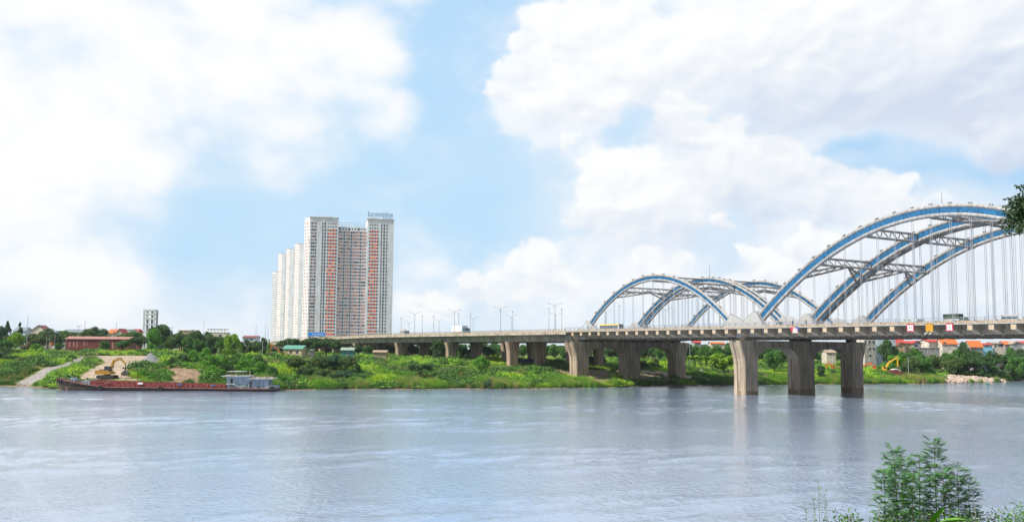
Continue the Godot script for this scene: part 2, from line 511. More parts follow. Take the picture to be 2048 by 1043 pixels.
const PUFFS := [   # heads of cumulus: bearing, height, radius in the same steps, share of grey
	[1185, 372, 60, 0.0], [1232, 345, 58, 0.0], [1285, 335, 56, 0.0], [1325, 372, 66, 0.1], [1250, 408, 95, 0.1], [1350, 428, 82, 0.2], [1180, 425, 58, 0.1],
	[1345, 245, 46, 0.15], [1395, 268, 58, 0.2], [1458, 292, 54, 0.25], [1530, 312, 48, 0.25], [1566, 332, 54, 0.3], [1450, 360, 100, 0.35], [1540, 390, 90, 0.35], [1650, 400, 70, 0.3], [1720, 425, 70, 0.3],
	[1142, 290, 22, 0.0], [1490, 512, 32, 0.0], [1520, 527, 40, 0.05], [1556, 546, 34, 0.1], [1610, 472, 30, 0.0], [1600, 503, 40, 0.05], [1634, 494, 34, 0.05], [1772, 405, 30, 0.0], [1300, 524, 40, 0.1], [1345, 530, 34, 0.1], [1432, 460, 22, 0.1],
	[830, 592, 26, 0.0], [860, 602, 32, 0.0], [896, 612, 28, 0.1], [1090, 520, 50, 0.0], [1130, 545, 55, 0.05], [1060, 560, 50, 0.0], [1000, 590, 50, 0.05], [950, 575, 40, 0.0],
	[1075, 62, 62, 0.0], [1060, 115, 55, 0.0], [1150, 55, 75, 0.0], [1240, 45, 70, 0.0], [1010, 172, 48, 0.0], [1100, 190, 75, 0.05], [1205, 216, 55, 0.1], [1300, 140, 110, 0.05], [1420, 110, 120, 0.05], [1550, 110, 120, 0.1], [1680, 80, 110, 0.1], [1180, 130, 100, 0.0],
	[1820, 120, 100, 0.2], [1960, 60, 100, 0.1], [1700, 190, 110, 0.7], [1850, 220, 120, 0.9], [2000, 240, 120, 0.9], [1560, 200, 90, 0.5], [1960, 320, 70, 0.6]]

func sky_color(az: float, el: float, fb: FastNoiseLite, fc: FastNoiseLite) -> Color:
	# az: degrees from the direction of view, el: degrees above the horizon
	var e := maxf(el, 0.0)
	var blue := Color(0.53, 0.77, 0.985).lerp(Color(0.27, 0.50, 0.90), smoothstep(4.0, 60.0, e))
	blue = blue.lerp(Color(0.30, 0.60, 0.93), smoothstep(4.0, 24.0, az) * (1.0 - smoothstep(34.0, 90.0, az)) * 0.85)
	blue = blue.lerp(Color(0.76, 0.875, 0.975), 1.0 - smoothstep(0.0, 5.5, e))
	var x := az * 34.3 + 1024.0
	var y := 698.0 - el * 34.3
	# clouds flatten towards the horizon
	var sx := az * cos(deg_to_rad(el))
	var sy := el * 1.45
	var a := fb.get_noise_2d(sx, sy)
	var wx := fb.get_noise_2d(sx + 300.0, sy) * 70.0
	var wy := fb.get_noise_2d(sx, sy + 300.0) * 50.0
	var sum := 0.0
	var gap := 0.0
	for k in CLOUDS:
		var dx: float = (x + wx - k[0]) / k[2]; var dy: float = (y + wy - k[1]) / k[3]
		var q := dx * dx + dy * dy
		if q < 6.0:
			sum += k[4] * exp(-q)
			if k[4] < 0.0: gap -= k[4] * exp(-q)
	# beyond the view the same broken cumulus goes on
	var away := minf(smoothstep(30.0, 44.0, absf(az)) + smoothstep(20.0, 32.0, el), 1.0)
	sum += away * (0.62 + fb.get_noise_2d(sx * 0.22 + 900.0, sy * 0.22) * 0.8)
	var right := smoothstep(-8.0, 4.0, az)
	# billows: folded noise gives the cauliflower edge of cumulus
	var bil := 1.0 - 2.0 * absf(fc.get_noise_2d(sx, sy))
	var raw := sum * 0.70 + a * lerpf(0.95, 0.45, right) + (bil - 0.55) * lerpf(0.14, 0.36, right)
	var d := smoothstep(lerpf(0.02, 0.24, right), lerpf(0.85, 0.66, right), raw)
	var soft := smoothstep(lerpf(-0.35, -0.05, right), lerpf(1.05, 0.9, right), raw)
	d = lerpf(soft, d, 0.12 + 0.55 * right)
	# sides away from the light and flat bases are greyer
	var above := fb.get_noise_2d(sx - 0.8, sy + 1.3) - a
	var fold := (1.0 - 2.0 * absf(fc.get_noise_2d(sx - 0.35, sy + 0.55))) - bil
	var grey := exp(-(pow((x - 1780.0) / 420.0, 2.0) + pow((y - 215.0) / 80.0, 2.0))) * 0.95
	grey += exp(-(pow((x - 1480.0) / 300.0, 2.0) + pow((y - 260.0) / 50.0, 2.0))) * 0.40
	grey += exp(-(pow((x - 1290.0) / 150.0, 2.0) + pow((y - 470.0) / 34.0, 2.0))) * 0.6
	grey += exp(-(pow((x - 1500.0) / 260.0, 2.0) + pow((y - 410.0) / 70.0, 2.0))) * 0.28
	grey += exp(-(pow((x - 1850.0) / 330.0, 2.0) + pow((y - 560.0) / 80.0, 2.0))) * 0.30
	grey += away * 0.25
	var shade := clampf(0.08 * right + grey * (0.85 + a * 0.9) + above * lerpf(0.05, 0.30, right) + fold * lerpf(0.03, 0.17, right), 0.0, 1.0)
	var white := Color(1.02, 1.02, 1.02).lerp(Color(0.68, 0.765, 0.92), shade)
	# thin high veil: thick on the left and right, thin where the blue shows
	var veil := 0.45 * exp(-pow((x - 200.0) / 420.0, 2.0)) + 0.58 * smoothstep(960.0, 1180.0, x + wx) + 0.10
	veil = clampf(veil * (1.0 - 0.75 * minf(gap, 1.0)) + a * 0.22, 0.0, 0.9)
	var c := blue.lerp(Color(0.86, 0.915, 0.985), veil)
	c = c.lerp(white, d * lerpf(1.0, 0.72, right * (1.0 - away)))
	# the cumulus heads: crisp folded tops, soft blue-grey bases
	if absf(az) < 33.0 and el < 24.0:
		var jx := x + fc.get_noise_2d(sx * 2.2, sy * 2.2) * 34.0 + wx * 0.35
		var jy := y + fc.get_noise_2d(sx * 2.2 + 70.0, sy * 2.2) * 26.0 + wy * 0.35
		var field := 0.0; var low := 0.0; var dull := 0.0
		for p in PUFFS:
			var dy: float = (jy - p[1]) / p[2]
			if dy > 1.2 or dy < -1.2: continue
			var dx: float = (jx - p[0]) / p[2]
			var q := 1.0 - (dx * dx + dy * dy) / 1.44
			if q > 0.0:
				q *= q
				field += q; low += q * dy; dull += q * p[3]
		if field > 0.01:
			low /= field; dull /= field
			var body := smoothstep(0.10, 0.10 + lerpf(0.32, 0.7, smoothstep(-0.2, 0.7, low)), field + (bil - 0.6) * 0.25)
			var dark := clampf(smoothstep(-0.25, 0.95, low) * 0.62 + dull * 0.9 + fold * 0.32 + above * 0.25, 0.0, 1.0)
			c = c.lerp(Color(1.03, 1.03, 1.02).lerp(Color(0.66, 0.735, 0.885), dark), body * 0.84)
	return c

func make_sky() -> ImageTexture:
	var fb := FastNoiseLite.new(); fb.seed = 41; fb.frequency = 0.12; fb.fractal_octaves = 6; fb.fractal_gain = 0.5; fb.noise_type = FastNoiseLite.TYPE_SIMPLEX_SMOOTH
	var fc := FastNoiseLite.new(); fc.seed = 42; fc.frequency = 0.16; fc.fractal_octaves = 5; fc.fractal_gain = 0.5; fc.noise_type = FastNoiseLite.TYPE_SIMPLEX_SMOOTH
	var W := 4096; var HH := 2048
	var view := fposmod(rad_to_deg(atan2(FH.x, -FH.z)), 360.0)
	var k := 0.632
	var coarse := Image.create(512, 256, false, Image.FORMAT_RGB8)
	for r in 256:
		var el := 90.0 - (r + 0.5) / 256.0 * 180.0
		for q in 512:
			var az := wrapf((q + 0.5) / 512.0 * 360.0 - view, -180.0, 180.0)
			var c := Color(0.30, 0.29, 0.26)
			if el > -2.0: c = sky_color(az, el, fb, fc)
			coarse.set_pixel(q, r, (c * k).linear_to_srgb())
	coarse.resize(W, HH, Image.INTERPOLATE_CUBIC)
	var c0 := int((view - 33.0) / 360.0 * W); var c1 := int((view + 33.0) / 360.0 * W)
	var r0 := int((90.0 - 25.0) / 180.0 * HH); var r1 := int((90.0 + 1.5) / 180.0 * HH)
	for r in range(r0, r1):
		var el := 90.0 - (r + 0.5) / HH * 180.0
		for q in range(c0, c1):
			var az := (q + 0.5) / W * 360.0 - view
			coarse.set_pixel(q, r, (sky_color(az, el, fb, fc) * k).linear_to_srgb())
	return ImageTexture.create_from_image(coarse)

# ---------------------------------------------------------------- the arch bridge
const RIB_Z := [-4.0, -26.7, -49.4]

func rib_y(s: Dictionary, u: float) -> float:
	return s.top - s.a * (u - s.c) * (u - s.c)

func rib_point(s: Dictionary, u: float, down: float, z: float) -> Vector3:
	var t := Vector2(1.0, -2.0 * s.a * (u - s.c)).normalized()
	return Vector3(u + t.y * down, rib_y(s, u) - t.x * down, z)

func build_rib(bridge: Node3D, s: Dictionary, z: float, twin: bool) -> void:
	var rib := Node3D.new()
	rib.name = "arch_rib"
	bridge.add_child(rib, true)
	if twin: rib.set_meta("label", "wide twin arch rib along the middle of the deck")
	var zs := [z - 1.35, z + 1.35] if twin else [z]
	for zz in zs:
		var hi := []; var lo := []; var rad := []
		var web := MB.new()
		var k := 44
		for i in k + 1:
			var u := lerpf(s.u0, s.u1, float(i) / k)
			hi.append(rib_point(s, u, s.r, zz)); lo.append(rib_point(s, u, s.deep - s.r, zz)); rad.append(s.r)
		var up := MB.new(); up.path(hi, rad, 14)
		part(rib, "upper_tube", up, M.rib)
		var dn := MB.new(); dn.path(lo, rad, 14)
		part(rib, "lower_tube", dn, M.rib)
		for i in k:
			for f in [-1.0, 1.0]:
				var o := Vector3(0, 0, f * s.r * 0.55)
				web.quad(hi[i] + o, hi[i + 1] + o, lo[i + 1] + o, lo[i] + o)
		part(rib, "web", web, M.blue)
		for i in range(4, k, 4):
			for line in [hi, lo]:
				var ring := MB.new()
				var d: Vector3 = (line[i + 1] - line[i - 1]).normalized()
				ring.tube(line[i] - d * 0.11, line[i] + d * 0.11, s.r + 0.035, s.r + 0.035, 14)
				part(rib, "tube_joint", ring, M.rib)
		if zz == zs[-1]:
			for i in range(1, k):
				if i % 2 == 0: continue
				var st := MB.new()
				var m: Vector3 = (hi[i] + lo[i]) * 0.5
				var d: Vector3 = (hi[i] - lo[i]).normalized()
				var b := Basis(d.cross(Vector3.BACK), d, Vector3.BACK)
				st.box(m + Vector3(0, 0, s.r * 0.55 + 0.06), Vector3(0.12, (hi[i] - lo[i]).length() - s.r * 1.7, 0.14), b)
				part(rib, "stiffener", st, M.blue)
	if twin:
		var tie := MB.new()
		for i in 17:
			var u := lerpf(s.u0 + 3.0, s.u1 - 3.0, i / 16.0)
			tie.tube(rib_point(s, u, s.deep - s.r, z - 1.35), rib_point(s, u, s.deep - s.r, z + 1.35), 0.14, 0.14, 6)
		part(rib, "cross_ties", tie, M.rib)
	# anchor caps on the crown of the rib and the hangers under them
	var u: float = s.c - 5.0 * s.n
	while u <= s.c + 5.0 * s.n + 0.1:
		var t := Vector3(1.0, -2.0 * s.a * (u - s.c), 0).normalized()
		var nn := Vector3(-t.y, t.x, 0)
		for zz in zs:
			var cap := MB.new()
			var p := Vector3(u, rib_y(s, u), zz)
			var b := Basis(t, nn, t.cross(nn))
			cap.box(p + nn * 0.26, Vector3(0.95, 0.10, 0.6), b)
			cap.box(p + nn * 0.12 - t * 0.32, Vector3(0.08, 0.3, 0.3), b)
			cap.box(p + nn * 0.12 + t * 0.32, Vector3(0.08, 0.3, 0.3), b)
			part(rib, "anchor_cap", cap, M.rib)
			var h := MB.new()
			var yb := rib_point(s, u, s.deep, zz).y + 0.2
			if yb - 18.9 > 1.6:
				for off in [-0.22, 0.22]:
					h.tube(Vector3(u + off, 18.6, zz), Vector3(u + off, yb, zz), 0.058, 0.058, 5)
				h.box(Vector3(u, 19.15, zz), Vector3(0.8, 0.7, 0.5))
				part(bridge, "hanger", h, M.cable)
		u += 5.0

func brace(bridge: Node3D, s: Dictionary, u: float, za: float, zb: float, legs: bool, drop: float) -> void:
	var b := Node3D.new()
	b.name = "cross_brace"
	bridge.add_child(b, true)
	var gap: float = s.deep - 2.0 * s.r + 0.15
	var p0 := rib_point(s, u, s.r * 1.6, za); var p1 := rib_point(s, u, s.r * 1.6, zb)
	var q0 := rib_point(s, u, s.r * 1.6 + gap, za); var q1 := rib_point(s, u, s.r * 1.6 + gap, zb)
	var r: float = s.r * 0.66
	truss(b, p0, p1, q0, q1, r, 12)
	if legs:
		var side := -1.0 if u < s.c else 1.0
		var m := (q0 + q1) * 0.5
		for zz in [za, zb]:
			var e := rib_point(s, u + side * drop, s.deep - s.r * 0.9, zz)
			var e2 := rib_point(s, u + side * (drop - 2.2), s.deep - s.r * 1.2, zz)
			truss(b, e2, (p0 + p1) * 0.5 + Vector3(0, -gap * 0.6, 0), e, m, r * 0.9, 5)

func truss(parent: Node, p0: Vector3, p1: Vector3, q0: Vector3, q1: Vector3, r: float, k: int) -> void:
	for e in [[p0, p1], [q0, q1]]:
		var c := MB.new()
		c.tube(e[0], e[1], r, r, 10)
		part(parent, "chord", c, M.rib)
	for i in k:
		var d := MB.new()
		var t0 := float(i) / k; var t1 := float(i + 1) / k
		if i % 2 == 0: d.tube(p0.lerp(p1, t0), q0.lerp(q1, t1), r * 0.42, r * 0.42, 6)
		else: d.tube(q0.lerp(q1, t0), p0.lerp(p1, t1), r * 0.42, r * 0.42, 6)
		part(parent, "diagonal", d, M.rib)

# one row of columns under the deck, joined at the top by beams with an arched underside
func river_pier(bridge: Node3D, u: float, foot: float) -> void:
	var pier := Node3D.new()
	pier.name = "pier"
	bridge.add_child(pier, true)
	var top := 15.25
	var wid := [5.4, 7.0, 5.4]
	var half_u := 2.3
	for i in 3:
		var z: float = RIB_Z[i]
		var w: float = wid[i] * 0.5
		var oz := [1.0 if i == 0 else 0.0, 1.0 if i == 2 else 0.0]   # outer columns lean outwards at the top
		var m := MB.new()
		var ys := [foot - 3.0, 8.4, 10.2, 11.8, 13.4, top]
		var flare := [0.0, 0.05, 0.3, 0.8, 1.35, 1.9]
		# plan outline: two grooves in each end face, chamfered corners
		var prev := []
		for k in ys.size():
			var a: float = w + flare[k] * oz[0]     # towards +z
			var b: float = w + flare[k] * oz[1]     # towards -z
			var g := 0.32
			var ring := []
			for q in [[-half_u + 0.3, a], [-0.75, a], [-0.6, a - g], [0.6, a - g], [0.75, a], [half_u - 0.3, a], [half_u, a - 0.3],
					[half_u, -b + 0.3], [half_u - 0.3, -b], [0.75, -b], [0.6, -b + g], [-0.6, -b + g], [-0.75, -b], [-half_u + 0.3, -b], [-half_u, -b + 0.3], [-half_u, a - 0.3]]:
				ring.append(Vector3(u + q[0], ys[k], z + q[1]))
			if prev.size():
				for j in ring.size():
					var j2 := (j + 1) % ring.size()
					m.quad(prev[j], prev[j2], ring[j2], ring[j])
			prev = ring
		for j in range(1, prev.size() - 1): m.tri(prev[0], prev[j], prev[j + 1])
		var col := part(pier, "column", m, M.pier)
		# formwork joints and the stained foot at the water
		for y in [2.6, 5.2, 7.8, 13.0]:
			if y < foot + 1.0: continue
			var j := MB.new()
			var f2 := 0.0 if y < 8.0 else 1.2
			j.span(Vector3(u - half_u - 0.012, y, z - w - f2 * oz[1] + 0.34), Vector3(u + half_u + 0.012, y + 0.07, z + w + f2 * oz[0] - 0.34))
			for e in [[-half_u + 0.32, -0.77], [0.77, half_u - 0.32]]:
				j.span(Vector3(u + e[0], y, z - w - f2 * oz[1] - 0.012), Vector3(u + e[1], y + 0.07, z + w + f2 * oz[0] + 0.012))
			part(col, "formwork_joint", j, M.tide)
		if foot < 0.0:
			var td := MB.new()
			td.span(Vector3(u - half_u - 0.01, -1.0, z - w + 0.3), Vector3(u + half_u + 0.01, 1.1 + 0.2 * i, z + w - 0.3))
			td.span(Vector3(u - half_u + 0.3, -1.0, z - w - 0.01), Vector3(u - 0.76, 1.15 + 0.2 * i, z + w + 0.01))
			td.span(Vector3(u + 0.76, -1.0, z - w - 0.01), Vector3(u + half_u - 0.3, 1.05 + 0.2 * i, z + w + 0.01))
			part(col, "tide_stain", td, M.tide)
		for e in ([-2.4, 2.4] if i == 1 else [0.0]):
			var bearing := MB.new()
			bearing.span(Vector3(u - 1.0, top, z + e - 1.3), Vector3(u + 1.0, 16.1, z + e + 1.3))
			part(pier, "bearing", bearing, M.deck)
	for i in 2:
		var za: float = RIB_Z[i] - wid[i] * 0.5 + 0.2
		var zb: float = RIB_Z[i + 1] + wid[i + 1] * 0.5 - 0.2
		var line := [Vector2(za, top - 0.004), Vector2(zb, top - 0.004)]
		var L := za - zb
		for k in 17:
			var t := k / 16.0
			var e: float = 1.0 - pow(absf(2.0 * t - 1.0), 3.2)
			line.append(Vector2(zb + L * t, 9.9 + 3.35 * pow(e, 0.62)))
		var beam := MB.new()
		beam.plate(line, Vector3(u - 2.05, 0, 0), Vector3(0, 0, 1), Vector3.UP, Vector3(4.1, 0, 0))
		part(pier, "arched_beam", beam, M.pier)
		var cut := MB.new()     # cast joint at the spring of the arch
		cut.span(Vector3(u - 2.36, 10.3, za), Vector3(u + 2.36, 10.42, za + wid[i] - 0.4))
		part(pier, "casting_joint", cut, M.deck)

func build_bridge() -> void:
	var bridge := thing("arch_bridge", "concrete road bridge with blue and pale grey steel arches crossing the river", "bridge", Vector3.ZERO)
	river_pier(bridge, -1.5, 3.0)
	river_pier(bridge, 78.5, -0.5)
	river_pier(bridge, 198.5, -0.5)
	var u0 := -4.0; var u1 := 204.0
	# roadway slabs, with a slot of daylight along the middle ribs
	for z in [[0.0, -24.2], [-29.2, -53.4]]:
		var slab := MB.new()
		slab.span(Vector3(u0, 18.42, z[1]), Vector3(u1, 18.86, z[0]))
		part(bridge, "deck_slab", slab, M.deck)
		var road := MB.new()
		road.span(Vector3(u0, 18.864, z[1] + 5.6), Vector3(u1, 18.90, z[0] - 5.6))
		part(bridge, "road_surface", road, M.asphalt)
	for z in [-4.0, -25.35, -28.05, -49.4]:
		var tie := MB.new()
		tie.span(Vector3(u0, 16.25, z - 0.6), Vector3(u1, 18.416, z + 0.6))
		part(bridge, "tie_beam", tie, M.deck)
	for k in 42:
		var u := 5.0 * k
		for near in [true, false]:
			var z0 := 0.0 if near else -53.4
			var s := -1.0 if near else 1.0
			var b := MB.new()
			b.plate([Vector2(0, 17.22), Vector2(0, 18.412), Vector2(3.38, 18.412), Vector2(3.38, 16.32), Vector2(0.95, 17.22)], Vector3(u - 0.62, 0, z0), Vector3(0, 0, s), Vector3.UP, Vector3(1.24, 0, 0))
			part(bridge, "bracket", b, M.bracket)
		for z in [[-4.62, -24.73], [-28.67, -48.78]]:
			var c := MB.new()
			c.span(Vector3(u - 0.45, 15.95, z[1]), Vector3(u + 0.45, 18.412, z[0]))
			part(bridge, "cross_beam", c, M.deck)
	for z in [-9.5, -14.5, -19.5, -34.0, -39.0, -44.0]:
		for k in 41:
			var c := MB.new()
			c.span(Vector3(5.0 * k + 0.46, 17.3, z - 0.25), Vector3(5.0 * k + 4.54, 18.412, z + 0.25))
			part(bridge, "stringer", c, M.deck)
	# edge kerb, conduit and railing
	for z in [-0.12, -53.28]:
		var out := 1.0 if z > -10.0 else -1.0
		var kerb := MB.new()
		kerb.span(Vector3(u0, 18.864, z - 0.14), Vector3(u1, 19.06, z + 0.10))
		part(bridge, "edge_kerb", kerb, M.parapet)
		var pipe := MB.new()
		pipe.tube(Vector3(u0, 18.55, z + out * 0.26), Vector3(u1, 18.55, z + out * 0.26), 0.09, 0.09, 6)
		part(bridge, "conduit", pipe, M.casing)
		var rail := Node3D.new()
		rail.name = "railing"
		bridge.add_child(rail, true)
		for y in [19.45, 19.78, 20.1]:
			var r := MB.new()
			r.tube(Vector3(u0, y, z), Vector3(u1, y, z), 0.045, 0.045, 5)
			part(rail, "rail", r, M.rail)
		var u := u0
		while u <= u1:
			var p := MB.new()
			p.span(Vector3(u - 0.07, 19.064, z - 0.06), Vector3(u + 0.07, 20.16, z + 0.06))
			part(rail, "post", p, M.rail)
			u += 2.5
	# barriers beside the ribs, seen as a low grey line above the edge
	for z in [-5.2, -24.4, -29.0, -48.2]:
		var b := MB.new()
		b.span(Vector3(u0, 18.868, z - 0.12), Vector3(u1, 19.5, z + 0.12))
		part(bridge, "barrier", b, M.parapet)
	# ribs
	var s1 := {"top": 36.5, "a": 0.0127, "c": 38.5, "u0": 3.2, "u1": 74.2, "r": 0.375, "deep": 2.15, "n": 6}
	var s2 := {"top": 46.75, "a": 0.0080, "c": 138.5, "u0": 84.0, "u1": 193.0, "r": 0.505, "deep": 3.05, "n": 9}
	for s in [s1, s2]:
		for i in 3: build_rib(bridge, s, RIB_Z[i], i == 1)
		var list := [[s.c - 15.0, true, 5.0], [s.c, false, 0.0], [s.c + 15.0, true, 5.0]]
		if s == s2: list = [[s.c - 34.0, true, 6.0], [s.c - 19.0, false, 0.0], [s.c, true, 5.0], [s.c + 19.0, false, 0.0], [s.c + 34.0, true, 6.0]]
		for e in list:
			brace(bridge, s, e[0], -4.0, -25.35, e[1], e[2])
			brace(bridge, s, e[0], -28.05, -49.4, e[1], e[2])
	# casings where neighbouring arches meet over a pier
	var wing := [Vector2(70.5, 19.1), Vector2(73.3, 22.9), Vector2(74.4, 22.6), Vector2(78.4, 20.7), Vector2(82.0, 23.2), Vector2(83.2, 23.4), Vector2(86.6, 19.0), Vector2(86.2, 17.2), Vector2(77.2, 15.85), Vector2(70.5, 17.3)]
	for i in 3:
		var thick := 4.4 if i == 1 else 1.5
		for du in [0.0, 120.0]:
			var w := []
			for p in wing: w.append(Vector2(157.0 - p.x + du if du > 0.0 else p.x + du, p.y))
			if du > 0.0: w.reverse()
			var m := MB.new()
			m.plate(w, Vector3(0, 0, RIB_Z[i] - thick * 0.5), Vector3.RIGHT, Vector3.UP, Vector3(0, 0, thick))
			part(bridge, "arch_casing", m, M.casing)
			if i == 0 and du == 0.0:
				var bolts := MB.new()
				for k in range(1, 7):
					var a: Vector2 = w[k - 1]; var b: Vector2 = w[k]
					var cnt := int(a.distance_to(b) / 0.55) + 1
					for q in cnt:
						var p := a.lerp(b, (q + 0.5) / cnt)
						bolts.box(Vector3(p.x, p.y + 0.02, RIB_Z[i] + thick * 0.5), Vector3(0.16, 0.16, 0.12))
				part(bridge, "bolt_row", bolts, M.dark_steel)
		var foot := MB.new()
		foot.plate([Vector2(-2.5, 17.3), Vector2(1.0, 19.0), Vector2(2.2, 22.0), Vector2(4.6, 22.4), Vector2(7.2, 20.3), Vector2(9.4, 18.9), Vector2(8.8, 17.2), Vector2(3.0, 15.85), Vector2(-2.5, 15.85)] if i > 0 else
			[Vector2(-3.5, 15.9), Vector2(-3.5, 18.4), Vector2(6.2, 18.9), Vector2(4.2, 20.9), Vector2(2.6, 22.1), Vector2(3.7, 22.6), Vector2(7.2, 20.5), Vector2(9.6, 18.9), Vector2(8.8, 17.2), Vector2(3.0, 15.9)],
			Vector3(0, 0, RIB_Z[i] - thick * 0.5), Vector3.RIGHT, Vector3.UP, Vector3(0, 0, thick))
		part(bridge, "arch_casing", foot, M.casing)
	var ladder := MB.new()
	ladder.path([Vector3(-4.0, 18.9, -4.4), Vector3(-0.5, 20.2, -4.4), Vector3(3.0, 22.3, -4.4)], [0.1, 0.1, 0.1], 6)
	part(bridge, "stay_pipe", ladder, M.casing)
	var mast := MB.new()
	mast.tube(Vector3(141.5, 46.7, -4), Vector3(141.5, 49.6, -4), 0.06, 0.03, 5)
	part(bridge, "lightning_rod", mast, M.dark_steel)
	var mast2 := MB.new()
	mast2.tube(Vector3(40.5, 36.4, -26.7), Vector3(40.5, 41.2, -26.7), 0.07, 0.03, 5)
	part(bridge, "lightning_rod", mast2, M.dark_steel)

# ---------------------------------------------------------------- approach viaduct
func via_drop(u: float) -> float:
	return 0.0 if u > -150.0 else -0.00012 * (u + 150.0) * (u + 150.0)

func build_viaduct() -> void:
	var v := thing("approach_viaduct", "long grey concrete box girder viaduct leading onto the arch bridge", "viaduct")
	var cols := [-4.6, -17.5, -33.0, -47.0]
	for side in 2:
		var z0 := 0.0 if side == 0 else -29.2
		for k in 9:
			var ua := -4.2 if k == 0 else -46.5 - 50.0 * (k - 1)
			var ub := -46.5 - 50.0 * k
			var g := MB.new()
			var sec := [Vector2(0, 17.75), Vector2(0, 18.45), Vector2(-24.2, 18.45), Vector2(-24.2, 17.75), Vector2(-22.0, 17.5), Vector2(-21.3, 15.3), Vector2(-2.9, 15.3), Vector2(-2.2, 17.5)]
			var steps := 4
			for q in steps:
				var a := lerpf(ua - 0.04, ub + 0.04, q / float(steps)); var b := lerpf(ua - 0.04, ub + 0.04, (q + 1) / float(steps))
				for j in sec.size():
					var s0: Vector2 = sec[j]; var s1: Vector2 = sec[(j + 1) % sec.size()]
					g.quad(Vector3(a, s0.y + via_drop(a), z0 + s0.x), Vector3(a, s1.y + via_drop(a), z0 + s1.x), Vector3(b, s1.y + via_drop(b), z0 + s1.x), Vector3(b, s0.y + via_drop(b), z0 + s0.x))
			for e in [ua - 0.04, ub + 0.04]:
				var pl := PackedVector2Array(sec)
				var t := Geometry2D.triangulate_polygon(pl)
				for i in range(0, t.size(), 3):
					var w := []
					for j in 3: w.append(Vector3(e, pl[t[i + j]].y + via_drop(e), z0 + pl[t[i + j]].x))
					g.tri(w[0], w[1], w[2])
			part(v, "girder_span", g, M.viaduct)
			for zz in [z0 - 0.17, z0 - 24.03]:
				var p := Node3D.new()
				p.name = "parapet"
				v.add_child(p, true)
				var wall := MB.new(); var rail := MB.new()
				for q in 4:
					var a := lerpf(ua - 0.06, ub + 0.06, q / 4.0); var b := lerpf(ua - 0.06, ub + 0.06, (q + 1) / 4.0)
					var m := Vector3((a + b) * 0.5, 0, zz)
					var tilt := Basis(Vector3(a - b, via_drop(a) - via_drop(b), 0).normalized(), Vector3.UP, Vector3.BACK)
					m.y = (via_drop(a) + via_drop(b)) * 0.5
					wall.box(m + Vector3(0, 18.79, 0), Vector3(a - b, 0.66, 0.30), tilt)
					rail.box(m + Vector3(0, 19.72, 0), Vector3(a - b, 0.09, 0.09), tilt)
				part(p, "wall", wall, M.parapet)
				part(p, "rail", rail, M.rail)
				if zz > -1.0 or zz < -50.0:
					var u := ua - 0.8
					while u > ub + 0.3:
						var post := MB.new()
						post.span(Vector3(u - 0.16, 19.12 + via_drop(u), zz - 0.12), Vector3(u + 0.16, 19.66 + via_drop(u), zz + 0.12))
						part(p, "post", post, M.parapet)
						u -= 1.75 if k < 4 else 5.0
	for k in 8:
		var u := -46.5 - 50.0 * k
		for z in cols:
			var m := MB.new()
			var foot := land(u, z) - 1.0
			var top := 15.28 + via_drop(u)
			var ys := [foot, lerpf(foot, top, 0.35), lerpf(foot, top, 0.7), top]
			var half := [1.95, 2.0, 2.25, 2.9]
			var prev := []
			for q in 4:
				var h: float = half[q]
				var ring := []
				for e in [[-1.0, h], [1.0, h], [1.25, h - 0.3], [1.25, -h + 0.3], [1.0, -h], [-1.0, -h], [-1.25, -h + 0.3], [-1.25, h - 0.3]]:
					ring.append(Vector3(u + e[0], ys[q], z + e[1]))
				if prev.size():
					for j in 8: m.quad(prev[j], prev[(j + 1) % 8], ring[(j + 1) % 8], ring[j])
				prev = ring
			for j in range(1, 7): m.tri(prev[0], prev[j], prev[j + 1])
			part(v, "pier", m, M.pier)

const LAMP_LABEL := ["slim two armed street lamp on the river side parapet of the viaduct", "slim two armed street lamp on the inner edge of the nearer viaduct deck", "slim two armed street lamp on the inner edge of the farther viaduct deck", "slim two armed street lamp on the outer parapet of the farther viaduct deck"]

func build_lamps() -> void:
	var first: Node3D = null
	for k in 9:
		var u := -11.5 - 37.4 * k
		for row in [[-0.5, false, 0], [-23.5, true, 1], [-29.9, true, 2], [-52.9, false, 3]]:
			var y := 18.3 + via_drop(u)
			var p := Vector3(u, y, row[0])
			if first == null:
				first = thing("street_lamp", LAMP_LABEL[0], "street lamp", p, 0.0, "street lamps along the viaduct")
				var pole := MB.new()
				pole.tube(Vector3.ZERO, Vector3(0, 10.2, 0), 0.13, 0.075, 8)
				part(first, "pole", pole, M.lamp_steel)
				for s in [-1.0, 1.0]:
					var arm := MB.new()
					arm.path([Vector3(0, 9.3, 0), Vector3(0.35 * s, 10.0, -0.5 * s), Vector3(1.0 * s, 10.5, -1.4 * s)], [0.06, 0.05, 0.045], 6)
					part(first, "arm", arm, M.lamp_steel)
					var head := MB.new()
					var b := Basis(Vector3.UP, atan2(1.4, 1.0)).rotated(Vector3(1.4, 0, 1.0).normalized(), 0.25 * s)
					head.box(Vector3(1.28 * s, 10.62, -1.8 * s), Vector3(1.0, 0.14, 0.34), b)
					part(first, "lamp_head", head, M.lamp_steel)
			else:
				copy(first, p, PI * 0.5 if row[1] else 0.0, LAMP_LABEL[row[2]])

# ---------------------------------------------------------------- towers
# a frame whose x runs along a facade, z out of it; turn in degrees away from square to the view
func facing(px: float, depth: float, turn: float, base := -99.0) -> Transform3D:
	var t := deg_to_rad(turn)
	var e := RH * cos(t) + FH * sin(t)
	var p := at(px, 697.0, depth)
	p.y = land(p.x, p.z) if base < -90.0 else base
	return Transform3D(Basis(e, Vector3.UP, e.cross(Vector3.UP)), p)

